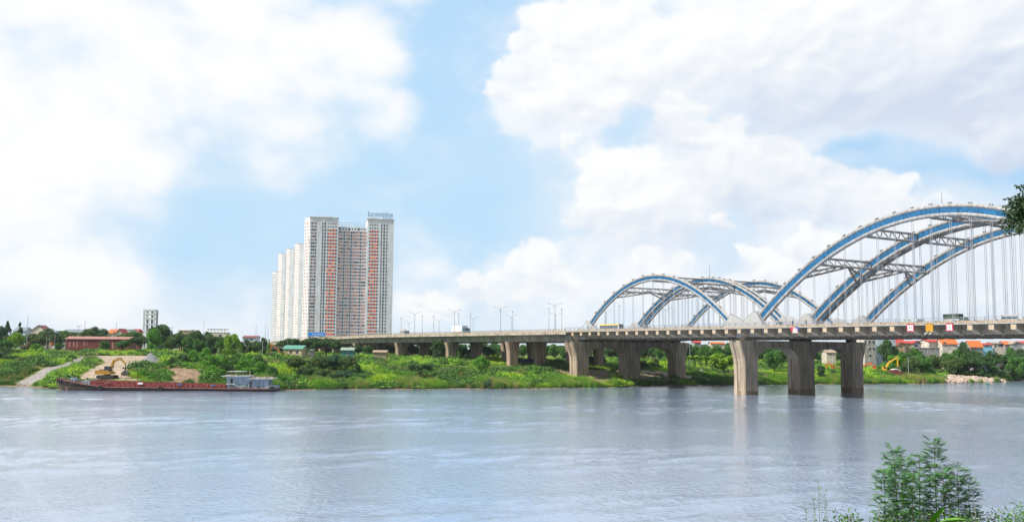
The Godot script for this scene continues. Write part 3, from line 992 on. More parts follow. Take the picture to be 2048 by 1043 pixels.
func windowed(root: Node3D, called: String, list: Array, mats: Array) -> void:
	# list of [x, y, z, w, h, material number, facing normal basis]; the 300 largest singly, the rest joined by material
	var shared := {}
	var rest := {}
	for i in list.size():
		var w: Array = list[i]
		if i < 300:
			var key := "%.2f/%.2f" % [w[3], w[4]]
			if not shared.has(key):
				var m := MB.new()
				m.box(Vector3.ZERO, Vector3(w[3], w[4], 0.12))
				shared[key] = m.mesh()
			var o := part(root, called, shared[key], mats[w[5]])
			o.transform = Transform3D(w[6], Vector3(w[0], w[1], w[2]))
		else:
			if not rest.has(w[5]): rest[w[5]] = MB.new()
			rest[w[5]].box(Vector3(w[0], w[1], w[2]), Vector3(w[3], w[4], 0.12), w[6])
	for k in rest:
		part(root, called + "_rows", rest[k], mats[k]).set_meta("kind", "stuff")

func build_towers() -> void:
	var r := RandomNumberGenerator.new()
	r.seed = 11
	var f := facing(619.5, 900.0, 12.0, 9.0)
	var t := thing("apartment_tower", "tallest white apartment tower with orange window panels and rooftop lettering", "tower")
	t.transform = f
	var mats := [M.pane, M.orange_panel, M.orange_panel2, M.balcony, M.balcony2, M.pane_brown, M.pane_pale, M.balcony_pale]
	var top := 124.4
	var fl := 3.1
	var body := func(called: String, outline: Array, h: float, mat: Material):
		var m := MB.new()
		m.plate(outline, Vector3.ZERO, Vector3.RIGHT, Vector3(0, 0, 1), Vector3(0, h, 0))
		return part(t, called, m, mat)
	body.call("wall", [Vector2(-3, 0), Vector2(23, 0), Vector2(23, -26), Vector2(-7.6, -26), Vector2(-7.6, -9)], top, M.tower).set_meta("label", "left wing of the tower")
	body.call("wall", [Vector2(23.01, -3), Vector2(49.99, -3), Vector2(49.99, -25), Vector2(23.01, -25)], 117.0, M.tower)
	body.call("wall", [Vector2(50, 0), Vector2(74.6, 0), Vector2(74.6, -26), Vector2(50, -26)], top, M.tower).set_meta("label", "right wing of the tower")
	for q in [[-3.6, 23.5], [49.4, 75.2]]:
		var c := MB.new()
		c.span(Vector3(q[0], top, -25.6), Vector3(q[1], top + 0.5, 0.6))
		part(t, "cornice", c, M.tower_grey)
	for q in [[2.0, 17.0], [52.0, 60.0]]:
		var c := MB.new()
		c.span(Vector3(q[0], top + 0.5, -16), Vector3(q[1], top + 2.0, -4))
		part(t, "roof_room", c, M.tower_grey)
	# pergola over the middle part
	for i in 10:
		var c := MB.new()
		c.span(Vector3(23.6 + i * 2.9, 117.0, -3.4), Vector3(23.85 + i * 2.9, 120.6, -3.15))
		part(t, "pergola_post", c, M.tower_grey)
	for y in [118.6, 120.6]:
		var c := MB.new()
		c.span(Vector3(23.1, y, -3.45), Vector3(49.9, y + 0.22, -3.1))
		part(t, "pergola_beam", c, M.tower_grey)
	var list := []
	var b0 := Basis()
	var chamf := Vector3(4.6, 0, 9).normalized()
	var bc := Basis(chamf, Vector3.UP, chamf.cross(Vector3.UP))
	for k in 39:
		var y := 119.0 - fl * k
		if y < 4.0: break
		var attic := k < 2
		# left wing
		for j in 3: list.append([-0.9 + j * 1.75, y, 0.0, 1.5, 1.9, [5, 4, 5][j] if r.randf() < 0.7 else 0, b0])
		for j in 2: list.append([8.9 + j * 2.2, y - 0.1, 0.0, 1.1 if j == 0 else 1.35, 2.3, 0, b0])
		for wing in [0, 1]:
			var x0: float = [13.3, 51.9][wing]
			if attic:
				for j in 4: list.append([x0 + 0.8 + j * 2.25, y, 0.0, 1.15, 1.25, 0, b0])
			else:
				for j in 7: list.append([x0 + 0.4 + j * 1.27, y - 0.05, 0.0, 1.25, 1.75, 0 if j in [0, 2, 4] and r.randf() < 0.85 else (0 if j == 6 else (1 if r.randf() < 0.72 else 2)), b0])
		for j in 3: list.append([63.2 + j * 2.5, y - 0.1, 0.0, 1.05 if j == 0 else 1.35, 2.4 if j < 2 else 1.7, 0, b0])
		# chamfered flank
		for j in 3:
			var p := Vector3(-7.6, 0, -9).lerp(Vector3(-3, 0, 0), 0.2 + 0.3 * j)
			list.append([p.x, y, p.z, 1.4, 1.8, 5 if j != 1 else 1, bc])
		# recessed middle
		var ym := 114.8 - fl * k
		if k == 0:
			for j in 9: list.append([24.6 + j * 2.9, ym, -3.0, 1.2 if j % 3 else 1.7, 1.5 if j % 3 else 2.3, 0, b0])
		elif ym > 4.0:
			for j in 12:
				if j == 5 or j == 2 or j == 9: list.append([24.6 + j * 2.16, ym, -3.0, 1.3, 2.3, 0, b0])
				else: list.append([24.6 + j * 2.16, ym, -3.0, 2.05, 1.8, 3 if r.randf() < 0.65 else (4 if r.randf() < 0.6 else 5), b0])
	windowed(t, "window", list, mats)
	# white balcony slabs between the rows of the recess
	for k in 36:
		var s := MB.new()
		s.span(Vector3(23.2, 112.9 - fl * k - 0.35, -3.0), Vector3(49.8, 112.9 - fl * k + 0.35, -2.5))
		part(t, "balcony_slab", s, M.tower)
	# rooftop lettering
	var font := SystemFont.new()
	font.font_names = PackedStringArray(["Droid Sans"])
	font.font_weight = 700
	var word := func(text: String, height: float, x0: float, x1: float, y: float):
		var tm := TextMesh.new()
		tm.text = text; tm.font = font; tm.font_size = 96; tm.pixel_size = 0.01; tm.depth = 0.3; tm.curve_step = 3.0
		var o := part(t, "roof_letters", tm, M.sign_letters)
		var bb := tm.get_aabb()
		o.scale = Vector3((x1 - x0) / bb.size.x, height / bb.size.y, 1.0)
		o.position = Vector3(x0 - bb.position.x * o.scale.x, y - bb.position.y * o.scale.y, -0.4)
	word.call("Eurowindow", 4.7, 50.2, 73.6, top + 2.8)
	word.call("River Park", 1.7, 64.3, 73.4, top + 0.7)
	for i in 9:
		var s := MB.new()
		s.span(Vector3(51.0 + i * 2.75, top + 0.5, -0.75), Vector3(51.15 + i * 2.75, top + 3.4, -0.6))
		part(t, "sign_post", s, M.rail)
	var sr := MB.new()
	sr.span(Vector3(50.2, top + 2.66, -0.72), Vector3(73.6, top + 2.78, -0.5))
	part(t, "sign_rail", sr, M.rail)
	# the row of slabs behind
	var spec := [[588.3, 1110.0, 7.9, 5.1, 486.0, "white slab tower standing next to the tallest tower"], [570.2, 1170.0, 6.4, 5.3, 496.5, "white slab tower second from the tallest tower"], [554.5, 1230.0, 7.1, 4.4, 506.5, "white slab tower third from the tallest tower"], [543.5, 1500.0, 8.0, 3.0, 543.0, "thin far white tower at the end of the tower row"]]
	for i in 4:
		var s: Array = spec[i]
		var tt := thing("slab_tower", s[5], "tower", Vector3.ZERO, 0.0, "white slab towers behind the tallest one")
		var fr := facing(s[0], s[1], -38.0, 9.0)
		tt.transform = fr
		var h := at(s[0], s[4], s[1]).y - 9.0
		var wl: float = s[2]; var wr: float = s[3]
		var right := Basis(Vector3.UP, deg_to_rad(40.0))
		var m := MB.new()
		var p0 := Vector2(-wl * 0.5, 0); var p1 := Vector2(wl * 0.5, 0)
		var p2 := p1 + Vector2(wr * 0.86, -wr * 0.62)
		m.plate([p0, p1, p2, p2 + Vector2(-6, -14), p0 + Vector2(-1, -16)], Vector3.ZERO, Vector3.RIGHT, Vector3(0, 0, 1), Vector3(0, h, 0))
		part(tt, "wall", m, M.tower)
		var c := MB.new()
		c.span(Vector3(p0.x - 0.3, h, -10), Vector3(p1.x + 0.3, h + 0.8, 0.3))
		part(tt, "parapet", c, M.tower_grey)
		var wl_list := []
		var n := int(h / 3.1) - 1
		for k in n:
			for j in 4:
				wl_list.append([-wl * 0.5 + wl * (j + 0.5) / 4.0, h - 4.0 - 3.1 * k, 0.0, wl * 0.15, 1.5, (6 if i < 3 else 0) if j % 2 == 0 else (7 if i < 3 else 0), b0])
		windowed(tt, "window", wl_list, mats)

# ---------------------------------------------------------------- houses
# px0..px1: picture width of the front; eave, ridge: picture heights; gable true: the ridge runs away from the viewer
func house(called: String, label: String, px0: float, px1: float, eave: float, ridge: float, depth: float, wall: Material, roof: Material, gable: bool, wins: Array, deep := 8.0, turn := 0.0, category := "house") -> Node3D:
	var h := thing(called, label, category)
	var f := facing((px0 + px1) * 0.5, depth, turn)
	h.transform = f
	var w := (px1 - px0) * depth / F
	var ye := at(px0, eave, depth).y - f.origin.y
	var yr := at(px0, ridge, depth).y - f.origin.y
	var m := MB.new()
	m.span(Vector3(-w * 0.5, -0.6, -deep), Vector3(w * 0.5, ye, 0))
	part(h, "wall", m, wall)
	var o := 0.45
	if yr > ye + 0.1:
		var rf := MB.new()
		if gable:
			var g := MB.new()
			g.plate([Vector2(-w * 0.5, ye), Vector2(w * 0.5, ye), Vector2(0, yr - 0.1)], Vector3(0, 0, -deep), Vector3.RIGHT, Vector3.UP, Vector3(0, 0, deep))
			part(h, "gable", g, wall)
			for s in [-1.0, 1.0]:
				rf.plate([Vector2(0, yr), Vector2(s * (w * 0.5 + o), ye - o * (yr - ye) / (w * 0.5)), Vector2(s * (w * 0.5 + o), ye + 0.18 - o * (yr - ye) / (w * 0.5)), Vector2(0, yr + 0.2)], Vector3(0, 0, -deep - o), Vector3.RIGHT, Vector3.UP, Vector3(0, 0, deep + 2 * o))
		else:
			rf.plate([Vector2(o, ye - 0.05), Vector2(o, ye + 0.14), Vector2(-deep * 0.5, yr + 0.16), Vector2(-deep - o, ye + 0.14), Vector2(-deep - o, ye - 0.05), Vector2(-deep * 0.5, yr)], Vector3(-w * 0.5 - o, 0, 0), Vector3(0, 0, 1), Vector3.UP, Vector3(w + 2 * o, 0, 0))
			var g := MB.new()
			g.plate([Vector2(0, ye), Vector2(-deep, ye), Vector2(-deep * 0.5, yr)], Vector3(-w * 0.5, 0, 0), Vector3(0, 0, 1), Vector3.UP, Vector3(w, 0, 0))
			part(h, "gable", g, wall)
		part(h, "roof", rf, roof)
	else:
		var rf := MB.new()
		rf.span(Vector3(-w * 0.5 - 0.2, ye, -deep - 0.2), Vector3(w * 0.5 + 0.2, ye + 0.35, 0.2))
		part(h, "roof", rf, roof)
	for q in wins:   # [left, top, right, bottom] in the picture
		var x0: float = (q[0] - (px0 + px1) * 0.5) * depth / F; var x1: float = (q[2] - (px0 + px1) * 0.5) * depth / F
		var y0: float = at(px0, q[3], depth).y - f.origin.y; var y1: float = at(px0, q[1], depth).y - f.origin.y
		var fr := MB.new()
		fr.span(Vector3(x0 - 0.08, y0 - 0.1, -0.02), Vector3(x1 + 0.08, y0, 0.1))
		fr.span(Vector3(x0 - 0.08, y1, -0.02), Vector3(x1 + 0.08, y1 + 0.08, 0.08))
		var wnd := part(h, "window", fr, M.white)
		var pn := MB.new()
		pn.span(Vector3(x0, y0, -0.02), Vector3(x1, y1, 0.03))
		part(wnd, "pane", pn, M.pane)
	return h

func build_houses() -> void:
	# behind the right bank
	var h := house("village_house", "pale blue four storey block with arched windows behind the bridge pier", 1728, 1754.5, 672, 672, 455, M.wall_white, M.wall_blue, false,
		[[1737.5, 680.5, 1741.8, 686.5], [1746.8, 680.5, 1751, 686.5], [1737.8, 694.5, 1742, 700], [1747.2, 694.5, 1751.4, 700], [1738.5, 708, 1742.5, 713], [1729, 680.5, 1732, 686.5]], 9.0, 14.0)
	house("village_house", "plain blue flank block beside the arched window block", 1754.6, 1792, 676, 676, 462, M.wall_blue, M.wall_blue, false, [[1787, 679, 1789, 682]], 8.0)
	house("village_house", "small tan gabled house with one square window", 1797, 1809.5, 690, 684, 470, M.wall_tan, M.tile_dark, true, [[1801, 691, 1806, 695]], 7.0)
	house("village_house", "house with a red tiled roof behind the small tan house", 1792, 1812, 686, 678.5, 486, M.wall_grey, M.tile_red, false, [], 8.0)
	house("village_house", "cream house with a long red roof and grey gable", 1812, 1832, 686, 681.5, 490, M.cream, M.tile_red, false, [], 7.0)
	house("village_house", "grey gabled house under red tiles with a dark balcony door", 1828, 1843, 686, 681, 487, M.wall_grey, M.tile_red, true, [[1831.5, 688, 1836, 694]], 6.0)
	house("garden_wall", "long low grey rendered wall building among the trees", 1834, 1880, 696, 696, 478, M.wall_grey, M.wall_grey, false, [[1844, 701, 1847, 705.5]], 5.0, 0.0, "wall")
	house("village_house", "white gabled house with a bright red roof above the grey wall", 1857, 1883, 684, 678.5, 500, M.wall_white, M.tile_red, false, [], 8.0, 18.0)
	house("village_house", "house with a broad orange tiled roof and dark gable window", 1886, 1917, 688, 677.5, 495, M.wall_white, M.tile_orange, false, [[1888, 683.5, 1894, 688]], 9.0)
	house("village_house", "house with a tall orange tiled roof and two pale skylights", 1942, 1966.5, 694.5, 681, 470, M.wall_grey, M.tile_orange, false, [], 7.0)
	house("village_house", "sky blue house with a dark red roof", 1966.8, 1986, 689.5, 686, 476, M.wall_sky, M.tile_red, false, [[1973, 690, 1978, 693]], 7.0)
	house("village_house", "white house with an open grey roof terrace", 1988, 2011, 686.5, 684, 480, M.off_white, M.roof_tan, false, [[1990, 690, 1993, 695], [1998, 688, 2009, 693]], 8.0)
	house("village_house", "house with an orange roof between two grey gables", 2011.5, 2027, 689, 682, 478, M.wall_grey, M.tile_orange, false, [[2014, 689.5, 2024, 692]], 8.0)
	house("village_house", "grey gabled house at the end of the right village", 2027, 2043, 687, 683, 474, M.wall_grey, M.roof_tan, true, [], 8.0)
	house("village_house", "house with a red roof peak past the grey gabled house", 2040, 2062, 686, 682, 490, M.wall_white, M.tile_red, false, [], 8.0)
	house("village_house", "red roofed house over the trees by the first pier", 1389, 1402, 685, 680, 560, M.wall_grey, M.tile_red, false, [], 8.0)
	house("village_house", "low house with an orange roof and a green sheet above", 1423, 1450, 687, 683.5, 560, M.off_white, M.tile_orange, false, [], 8.0)
	house("village_house", "pink tinted house seen through the arch of the river pier", 1654, 1672, 705, 700, 470, M.off_white, M.roof_tan, false, [[1660, 706, 1663, 709]], 8.0)
	# left bank
	var shed := house("long_shed", "long low shed of dark red sheets with a faded pink roof", 131, 256, 677.5, 672.5, 452, M.sheet_red, M.sheet_pale, false, [], 10.0, 2.0, "shed")
	for q in [[137, 683, 141, 694], [145, 683, 149, 694], [152, 682, 155, 694], [166, 680, 168.5, 694], [172, 684, 174, 690], [222, 683, 226, 696], [197, 684, 199, 696]]:
		var m := MB.new()
		var c := (131.0 + 256.0) * 0.5
		m.span(Vector3((q[0] - c) * 452.0 / F, at(131, q[3], 452).y - shed.position.y, -0.01), Vector3((q[2] - c) * 452.0 / F, at(131, q[1], 452).y - shed.position.y, 0.06))
		part(shed, "wall_sheet", m, M.sheet_pale, "weathered pale sheet")
	house("green_roof_house", "small cream house with a green sheet metal roof and two blue doors", 566, 604, 697.5, 690.5, 395, M.cream, M.sheet_green, false, [[579, 700, 583.5, 707], [592.5, 700, 597, 707]], 7.0, -8.0)
	house("site_hut", "teal sheet metal hut beside the viaduct", 682, 706, 700, 695, 395, M.sheet_teal, M.sheet_mint, false, [[693, 704, 698, 709]], 6.0, 0.0, "hut")
	house("site_hut", "tiny white hut next to the dark spreading tree", 617, 626, 700, 699, 400, M.wall_white, M.sheet_mint, false, [], 4.0, 0.0, "hut")
	house("site_hut", "weathered hut with a tan sheet roof below the viaduct", 747, 772, 704, 700.5, 400, M.roof_tan, M.roof_tan, false, [], 5.0, 0.0, "hut")
	house("far_house", "red roofed house rising over the left tree row", 60, 88, 660, 650, 600, M.off_white, M.tile_dark, true, [], 9.0)
	house("far_house", "slate blue roof among the far left trees", 24, 48, 662, 654, 620, M.wall_blue, M.roof_slate, false, [], 9.0)
	house("far_house", "long low hall with a red and slate roof", 122, 164, 664, 658, 640, M.wall_grey, M.roof_slate, false, [], 12.0)
	house("far_house", "orange red tiled house beside the white flat one", 214, 232, 666, 658, 580, M.off_white, M.tile_orange, false, [[225, 662, 228, 668]], 9.0)
	house("far_house", "house with a dark red gable next to the orange roof", 230, 243, 666, 657, 575, M.off_white, M.tile_red, true, [], 9.0)
	house("far_house", "white flat roofed house with a roof tank", 241, 261, 659, 659, 590, M.wall_white, M.wall_blue, false, [], 9.0)
	house("far_house", "small bright red sheet roof left of the grey frame tower", 262, 272, 664, 657.5, 600, M.tile_red, M.tile_red, false, [], 9.0)
	house("far_house", "pale yellow building with a flat roof", 355, 378, 660, 659, 640, M.cream, M.off_white, false, [[360, 662, 363, 665], [369, 662, 372, 665]], 10.0)
	var open_house := house("far_house", "white house with an open upper terrace and thin columns", 412, 450, 665, 665, 620, M.off_white, M.off_white, false, [[418, 668, 424, 672], [436, 668, 442, 672]], 10.0)
	var cap := MB.new()
	var y0 := at(412, 658.5, 620).y - open_house.position.y
	cap.span(Vector3(-5.6, y0, -8), Vector3(5.6, y0 + 0.4, 0.5))
	part(open_house, "terrace_roof", cap, M.wall_grey)
	for i in 6:
		var c := MB.new()
		c.span(Vector3(-5.2 + i * 2.08 - 0.15, at(412, 665, 620).y - open_house.position.y + 0.35, 0.0), Vector3(-5.2 + i * 2.08 + 0.15, y0, 0.3))
		part(open_house, "column", c, M.off_white)
	house("far_house", "pale blue building with a flat dark red roof band", 484, 511, 674.5, 671, 620, M.wall_blue, M.tile_dark, false, [[500, 676, 504, 681]], 10.0)
	# the grey concrete frame
	var f := facing(295, 700, 0.0)
	var fr := thing("concrete_frame_tower", "tall narrow unfinished grey concrete frame with open storeys", "building")
	fr.transform = f
	var hh := at(295, 618.5, 700).y - f.origin.y
	var w := 3.6
	for x in [-w, 0.0, w]:
		for z in [0.0, -6.0]:
			if x == 0.0 and z == 0.0: continue
			var m := MB.new()
			m.span(Vector3(x - 0.6, -0.5, z - 0.4), Vector3(x + 0.6, hh, z + 0.4))
			part(fr, "column", m, M.frame_grey)
	for q in [[618.5, 622], [626, 629.5], [634.5, 638.5], [646.5, 649.5], [660, 664]]:
		var m := MB.new()
		m.span(Vector3(-w - 0.61, at(295, q[1], 700).y - f.origin.y, -6.41), Vector3(w + 0.61, at(295, q[0], 700).y - f.origin.y, 0.41))
		part(fr, "floor_slab", m, M.frame_grey)
	for q in [[-1.75, 638.6, 646.4], [1.75, 638.6, 646.4], [-1.75, 649.6, 659.9], [1.75, 649.6, 659.9]]:
		var m := MB.new()
		m.span(Vector3(q[0] - 1.0, at(295, q[2], 700).y - f.origin.y, -3.0), Vector3(q[0] + 1.0, at(295, q[1], 700).y - f.origin.y, -2.8))
		part(fr, "infill_panel", m, M.roof_slate)
	for q in [[634.5, 664.0]]:
		var m := MB.new()
		m.span(Vector3(-0.5, at(295, q[1], 700).y - f.origin.y, 0.0), Vector3(0.5, at(295, q[0], 700).y - f.origin.y, 0.3))
		part(fr, "column", m, M.frame_grey)
	# blue billboard in front of the towers
	var bf := facing(632.5, 640, 6.0)
	var bb := thing("billboard", "wide blue billboard with white lettering in front of the towers", "billboard")
	bb.transform = bf
	var yb := at(632, 671.5, 640).y - bf.origin.y; var yt := at(632, 664, 640).y - bf.origin.y
	var pm := MB.new()
	pm.span(Vector3(-5.5, yb, -0.3), Vector3(5.5, yt, 0.0))
	part(bb, "panel", pm, M.sign_blue)
	var font := SystemFont.new()
	font.font_names = PackedStringArray(["Droid Sans"])
	var tm := TextMesh.new()
	tm.text = "Eurowindow"; tm.font = font; tm.font_size = 64; tm.pixel_size = 0.02; tm.depth = 0.05
	var o := part(bb, "lettering", tm, M.white)
	o.scale = Vector3.ONE * (7.0 / tm.get_aabb().size.x)
	o.position = Vector3(0.4, (yb + yt) * 0.5, 0.04)
	for x in [-4.0, 4.0]:
		var m := MB.new()
		m.tube(Vector3(x, -0.5, -0.5), Vector3(x, yt, -0.5), 0.2, 0.2, 8)
		part(bb, "post", m, M.rail)
	# small open hut with a curved roof left of the shed
	var sf := facing(100, 455, 0.0)
	var st := thing("water_stand", "small open stand with a curved roof and orange tank beside the red shed", "stand")
	st.transform = sf
	var y1 := at(100, 664, 455).y - sf.origin.y
	for x in [-1.9, 1.9]:
		for z in [0.0, -3.0]:
			var m := MB.new()
			m.tube(Vector3(x, -0.3, z), Vector3(x, y1 - 0.4, z), 0.1, 0.1, 6)
			part(st, "post", m, M.wall_grey)
	var arc := MB.new()
	var prev := Vector2.ZERO
	for i in 9:
		var a := PI * i / 8.0
		var p := Vector2(-2.1 * cos(a), y1 - 0.5 + 0.9 * sin(a))
		if i > 0: arc.plate([prev, p, p + Vector2(0, 0.1), prev + Vector2(0, 0.1)], Vector3(0, 0, -3.2), Vector3.RIGHT, Vector3.UP, Vector3(0, 0, 3.4))
		prev = p
	part(st, "curved_roof", arc, M.roof_slate)
	var plat := MB.new()
	plat.span(Vector3(-2.0, 2.2, -3.0), Vector3(2.0, 2.4, 0.1))
	part(st, "platform", plat, M.wall_grey)
	var tank := MB.new()
	tank.tube(Vector3(0, 2.4, -1.2), Vector3(0, 4.0, -1.2), 0.9, 0.9, 12)
	part(st, "tank", tank, M.tile_orange)
	# poles
	var poles := [[52, 634, 470, false], [167, 640, 520, false], [230, 645, 540, false], [154.5, 650, 480, true], [340, 653, 480, true], [405.8, 645, 560, false], [510.5, 650, 600, false], [529, 652, 520, false], [534.5, 657, 540, false], [524.5, 683, 370, false], [1380, 688, 430, false], [1816.5, 714, 402, false]]
	for q in poles:
		var p := at(q[0], 697, q[2])
		p.y = land(p.x, p.z) - 0.3
		var hgt: float = at(q[0], q[1], q[2]).y - p.y
		var po := thing("utility_pole", "thin grey utility pole with a cross arm above the trees" if q[3] else "thin bare grey mast standing above the trees", "pole", p, 0.0, "utility poles on the far bank")
		var m := MB.new()
		m.tube(Vector3.ZERO, Vector3(0, hgt, 0), 0.16, 0.09, 6)
		part(po, "shaft", m, M.lamp_steel)
		var a := MB.new()
		if q[3]:
			a.box(Vector3(0, hgt - 0.5, 0), Vector3(2.4, 0.16, 0.16), Basis(RH, Vector3.UP, -FH))
			for x in [-1.1, 0.0, 1.1]: a.tube(RH * x + Vector3(0, hgt - 0.5, 0), RH * x + Vector3(0, hgt + 0.1, 0), 0.09, 0.09, 5)
			part(po, "cross_arm", a, M.lamp_steel)
		else:
			a.box(Vector3(0, hgt, 0), Vector3(0.5, 0.3, 0.3))
			part(po, "head", a, M.lamp_steel)

# ---------------------------------------------------------------- vehicles (local x is forwards)
func wheels(t: Node3D, xs: Array, r: float, half: float) -> void:
	for x in xs:
		for s in [-1.0, 1.0]:
			var w := MB.new()
			w.tube(Vector3(x, r, s * half - 0.14 * s), Vector3(x, r, s * half + 0.14 * s), r, r, 14)
			var o := part(t, "wheel", w, M.rubber)
			var h := MB.new()
			h.tube(Vector3(x, r, s * half + 0.14 * s), Vector3(x, r, s * half + 0.17 * s), r * 0.5, r * 0.45, 10)
			part(o, "rim", h, M.box_grey)

func side_shape(outline: Array, half: float) -> MB:
	var m := MB.new()
	m.plate(outline, Vector3(0, 0, -half), Vector3.RIGHT, Vector3.UP, Vector3(0, 0, half * 2.0))
	return m

func truck(label: String, p: Vector3, turn: float, cab: Material, cargo: Material, length: float, high: float, low_side: Material = null) -> Node3D:
	var t := thing("truck", label, "truck", p, turn)
	var m := MB.new()
	m.span(Vector3(-length, 0.7, -0.5), Vector3(1.6, 0.95, 0.5))
	part(t, "chassis", m, M.dark_steel)
	m = MB.new()
	m.span(Vector3(-length, 1.0, -1.2), Vector3(-0.25, high, 1.2))
	part(t, "cargo_box", m, cargo)
	if low_side:
		m = MB.new()
		m.span(Vector3(-length - 0.03, 0.98, -1.24), Vector3(-0.22, 1.9, 1.24))
		part(t, "side_board", m, low_side)
	part(t, "cab", side_shape([Vector2(-0.1, 0.6), Vector2(1.75, 0.6), Vector2(1.8, 1.5), Vector2(1.35, 2.55), Vector2(-0.1, 2.6)], 1.08), cab)
	for s in [-1.0, 1.0]:
		m = MB.new()
		m.plate([Vector2(0.35, 1.6), Vector2(1.6, 1.6), Vector2(1.25, 2.35), Vector2(0.35, 2.35)], Vector3(0, 0, s * 1.09), Vector3.RIGHT, Vector3.UP, Vector3(0, 0, s * 0.02))
		part(t, "side_window", m, M.glass)
	m = MB.new()
	m.box(Vector3(1.6, 2.02, 0), Vector3(0.03, 0.95, 1.9), Basis(Vector3.BACK, 0.41))
	part(t, "windscreen", m, M.glass)
	wheels(t, [1.0, -length + 1.0, -length + 2.1], 0.48, 0.95)
	return t

func coach(called: String, label: String, category: String, p: Vector3, turn: float, length: float, high: float, body: Material, roof: Material, nose: float, lower: Material) -> void:
	var t := thing(called, label, category, p, turn)
	part(t, "body", side_shape([Vector2(-length, 0.45), Vector2(0, 0.45), Vector2(0.05, 1.25), Vector2(-nose, high), Vector2(-length + 0.1, high), Vector2(-length, high - 0.3)], 1.15), body)
	var m := MB.new()
	m.span(Vector3(-length + 0.02, high - 0.34, -1.17), Vector3(-nose - 0.05, high + 0.04, 1.17))
	part(t, "roof", m, roof)
	m = MB.new()
	m.span(Vector3(-length - 0.02, 0.44, -1.17), Vector3(0.02, 1.05, 1.17))
	part(t, "skirt", m, lower)
	var n := int(length / 1.5)
	for i in n:
		for s in [-1.0, 1.0]:
			m = MB.new()
			var x := -length + 0.35 + (length - 0.7 - nose) * i / float(n)
			m.span(Vector3(x, 1.2, s * 1.16 - 0.015), Vector3(x + (length - 0.7 - nose) / n - 0.12, high - 0.42, s * 1.16 + 0.015))
			part(t, "window", m, M.glass)
	m = MB.new()
	var a := Vector2(0.05, 1.3); var b := Vector2(-nose, high - 0.15)
	m.box(Vector3((a.x + b.x) * 0.5 + 0.03, (a.y + b.y) * 0.5, 0), Vector3(0.04, a.distance_to(b) * 0.9, 2.0), Basis(Vector3.BACK, atan2(a.x - b.x, b.y - a.y)))
	part(t, "windscreen", m, M.glass)
	wheels(t, [-1.2, -length + 1.6], 0.46, 0.98)

func person_on(p: Vector3, turn: float, label: String, shirt: Material, legs_color: Material) -> void:
	var t := thing("person", label, "person", p, turn)
	var body := MB.new()
	for s in [-1.0, 1.0]:
		body.path([Vector3(0, 0.06, s * 0.1), Vector3(0.02, 0.45, s * 0.1), Vector3(0, 0.88, s * 0.09)], [0.055, 0.065, 0.095], 8)
		body.path([Vector3(0, 1.38, s * 0.2), Vector3(0.05, 1.1, s * 0.26), Vector3(0.22, 0.98, s * 0.22)], [0.06, 0.05, 0.04], 8)
		body.path([Vector3(-0.06, 0.04, s * 0.1), Vector3(0.14, 0.04, s * 0.1)], [0.05, 0.045], 8)
	body.path([Vector3(0, 0.82, 0), Vector3(0, 1.0, 0), Vector3(0, 1.25, 0), Vector3(0, 1.42, 0), Vector3(0, 1.48, 0), Vector3(0.01, 1.56, 0), Vector3(0.02, 1.66, 0), Vector3(0.01, 1.74, 0)], [0.15, 0.15, 0.18, 0.17, 0.07, 0.085, 0.1, 0.05], 10)
	part(t, "body", body, shirt)
	var hair := MB.new()
	hair.path([Vector3(-0.02, 1.64, 0), Vector3(-0.01, 1.73, 0), Vector3(0, 1.77, 0)], [0.105, 0.095, 0.03], 10)
	part(t, "hair", hair, M.black)
	var tr := MB.new()
	for s in [-1.0, 1.0]: tr.path([Vector3(0, 0.1, s * 0.1), Vector3(0.02, 0.45, s * 0.1), Vector3(0, 0.9, s * 0.085)], [0.075, 0.08, 0.11], 8)
	part(t, "trousers", tr, legs_color)

# px of the vehicle nose on a lane z
func lane(px: float, z: float) -> Vector3:
	var p := on_z(px, 650.0, z)
	p.y = (18.9 if p.x > -4.0 else 18.45) + (via_drop(p.x) if p.x < -4.0 else 0.0) + 0.004
	return p

